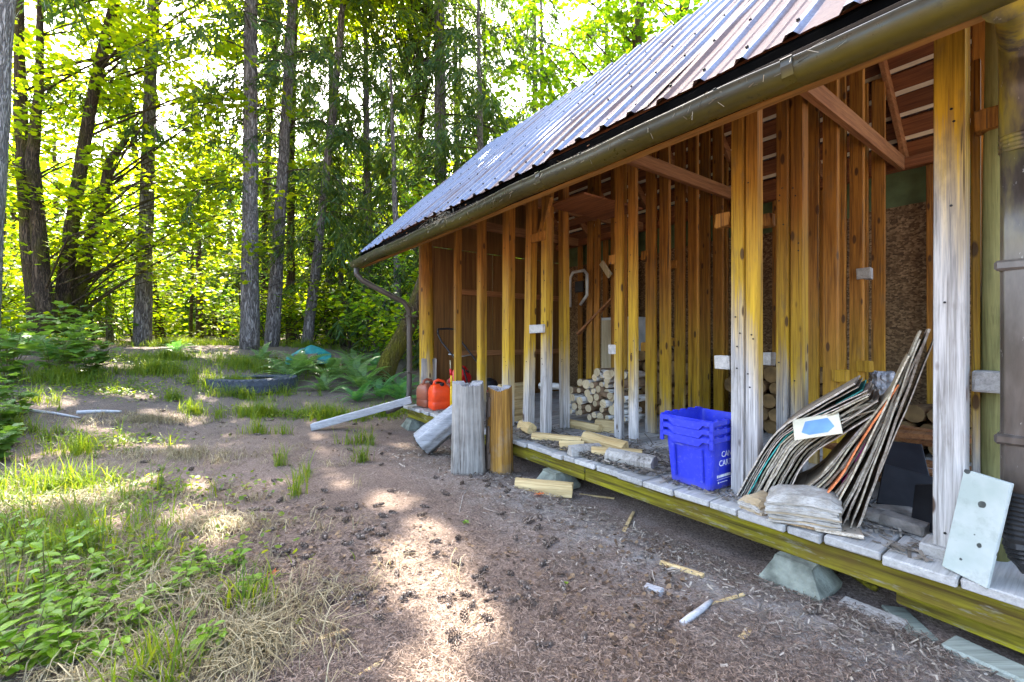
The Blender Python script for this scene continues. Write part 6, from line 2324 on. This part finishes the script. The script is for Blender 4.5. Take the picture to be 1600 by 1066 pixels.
def near_area(r, n):
    Y = 1 / r.uniform(1 / 9.0, 1 / 1.25, n * 2)
    X = r.uniform(-1.25, 1.0, n * 2) * Y
    s2, t2 = DX * X + DY * Y, NX * X + NY * Y
    k = (t2 < 2.70) | (s2 > 6.6)
    bare = np.exp(-((t2 - 2.25 - .1 * np.sin(s2 * 3)) / .16) ** 2) * (s2 < 3.2) * (s2 > .4)
    k &= r.uniform(0, 1, len(X)) > bare * .9
    return X[k][:n], Y[k][:n]


def shed_area(r, n):
    s2 = r.uniform(.0, 5.2, n); t2 = 2.62 - np.abs(r.normal(0, .42, n))
    return DX * s2 + NX * t2, DY * s2 + NY * t2


M['needle_litter'] = leafmat('needle_litter', (.06, .041, .031), (.21, .145, .108), (.42, .32, .25), .1, (1, 1, 1), .9)
M['chip'] = leafmat('wood_chips', (.10, .08, .06), (.25, .205, .16), (.46, .40, .32), .1, (1, 1, 1), .9)
flecks('needle_litter', 120000, .024, .0022, M['needle_litter'], 'fallen needles and twiglets covering the ground', 'needles', near_area, 31)
flecks('wood_chips', 6000, .024, .0055, M['chip'], 'pale wood chips and splinters strewn along the deck', 'wood chips', shed_area, 32, .08, .006)


# dead leaves, and small weeds knitting the tufts together
M['leaf_litter'] = leafmat('brown_leaf_litter', (.05, .032, .02), (.14, .085, .05), (.30, .20, .11), .2, (1, 1, 1), .8)


def mid_area(r, n):
    Y = 1 / r.uniform(1 / 12.0, 1 / 1.4, n * 2)
    X = r.uniform(-1.2, .4, n * 2) * Y
    s2, t2 = DX * X + DY * Y, NX * X + NY * Y
    cl = np.sin(X * 2.3 + 1.7 * np.sin(Y * 1.9)) + np.sin(Y * 3.1 + X) > r.uniform(-1.2, 1.6, n * 2)
    k = ((t2 < 2.6) | (s2 > 6.7)) & cl
    return X[k][:n], Y[k][:n]


r = np.random.default_rng(61)
X, Y = mid_area(r, 4200)
P = np.stack([X, Y, gh(X, Y) + r.uniform(.006, .02, len(X))], 1)
tag(link('leaf_litter', soup('leaf_litter', leaves_at(P, .030, OVAL * np.array([1.5, 1]), .35, r), 6, M['leaf_litter'])), 'small brown dead leaves strewn over the clearing', 'leaves', None, 'stuff')


def weed_area(r):
    out = []
    for x, y, a, b, n in ((-2.7, 2.5, 1.0, .5, 1500), (-3.7, 3.6, 1.3, .5, 1500), (-2.0, 2.0, .6, .35, 600), (-6.9, 7.4, 1.3, .6, 1500), (-5.4, 8.3, 1.2, .3, 900), (-3.4, 7.1, 1.3, .25, 900), (-5.0, 5.4, .9, .4, 600), (-8.0, 9.4, 1.3, .7, 1200), (-1.8, 7.6, .8, .35, 700), (-5.6, 10.4, 1.6, .6, 1200)):
        out.append(np.stack([r.normal(x, a * .5, n), r.normal(y, b * .5, n)], 1))
    q = np.concatenate(out)
    s2, t2 = DX * q[:, 0] + DY * q[:, 1], NX * q[:, 0] + NY * q[:, 1]
    return q[(t2 < 2.55) | (s2 > 6.7)]


q = weed_area(r)
P = np.stack([q[:, 0], q[:, 1], gh(q[:, 0], q[:, 1]) + r.uniform(.01, .07, len(q))], 1)
tag(link('ground_cover', soup('ground_cover', leaves_at(P, .038, OVAL * np.array([1.6, 1]), .45, r), 6, M['grass'])), 'low green weeds between the grass tufts', 'weeds', None, 'stuff')


def deck_area(r, n):
    s2 = np.concatenate([r.normal(2.75, .38, n // 2), r.uniform(.5, 6.2, n - n // 2)]); t2 = 2.70 + np.abs(r.normal(0, .35, n))
    return s2, t2


r = np.random.default_rng(33)
s2, t2 = deck_area(r, 5200)
xx, yy = DX * s2 + NX * t2, DY * s2 + NY * t2
_gh = gh
gh_save = gh


def gh(x, y):
    return np.full(np.shape(x), ZD + .002) + .03 * np.exp(-((DX * np.asarray(x) + DY * np.asarray(y) - 2.75) / .4) ** 2) * r.uniform(0, 1, np.shape(x))


dl = flecks('deck_debris', 5200, .045, .011, M['chip'], 'bark crumbs and splinters lying on the deck', 'wood chips', lambda r_, n: (xx, yy), 34, .1, .002)
gh = gh_save

# fir cones
def cone_mesh():
    mb = MB()
    mb.tube([Vector((-.034, 0, 0)), Vector((-.015, 0, 0)), Vector((.015, 0, 0)), Vector((.036, 0, 0))], [.006, .011, .010, .003], 6)
    for k in range(9):
        x = -.032 + .0075 * k
        rad = .0145 * math.sin(math.pi * (k + 1.2) / 11) + .003
        for j in range(7):
            a = 2 * math.pi * (j + .5 * (k % 2)) / 7
            u = Vector((0, math.cos(a), math.sin(a))); v = Vector((0, -math.sin(a), math.cos(a)))
            b = Vector((x, 0, 0)) + u * .006
            tip = Vector((x + .007, 0, 0)) + u * rad
            mb.add([b - v * .003, tip - v * .0058 - Vector((.003, 0, 0)), tip + Vector((.003, 0, 0)), tip + v * .0058 - Vector((.003, 0, 0)), b + v * .003], [(0, 1, 2, 3, 4)])
    return mb.mesh('fir_cone', M['cone'], None, False)


def cone_mat():
    q = NM('cone_scales', .85)
    q.base(q.ramp(q.island(), [(0, (.045, .031, .023)), (.6, (.15, .105, .078)), (1, (.34, .27, .21))]))
    return q.m


M['cone'] = cone_mat()
CM = cone_mesh()
spots = [(597, 943), (537, 858), (630, 938), (712, 1003), (708, 995), (745, 908), (752, 915), (770, 928), (768, 942), (800, 942), (735, 955), (697, 938), (725, 935), (755, 893), (588, 868), (594, 882), (620, 903), (540, 998),
         (912, 998), (850, 1010), (1265, 955), (362, 835), (425, 832), (395, 800), (430, 870), (505, 930), (820, 918), (560, 945), (640, 870), (680, 850), (600, 815), (660, 810), (575, 838), (505, 800), (475, 860), (1020, 980)]
rc = random.Random(9)
while len(spots) < 150:
    Y = 1 / rc.uniform(1 / 7.5, 1 / 2.0)
    X = rc.uniform(-.95, .12) * Y
    px, py = 800 + X / Y * FPX, 528 + CAMZ * FPX / Y
    if px < 420 and py > 780: continue
    if NX * X + NY * Y > 2.5 and DX * X + DY * Y < 6.6: continue
    spots.append((px, py))
for px, py in spots:
    x, y = gpx(px, py)
    o = link('fir_cone', CM, None, ground_pt(x, y, .016), (rc.uniform(0, 6), rc.uniform(-.3, .3), rc.uniform(0, 6)), (rc.uniform(.9, 1.3), rc.uniform(.8, 1.1), rc.uniform(.8, 1.1)))
    tag(o, 'small dark fir cone fallen on the litter of the clearing', 'cone', 'fir cones scattered on the ground')
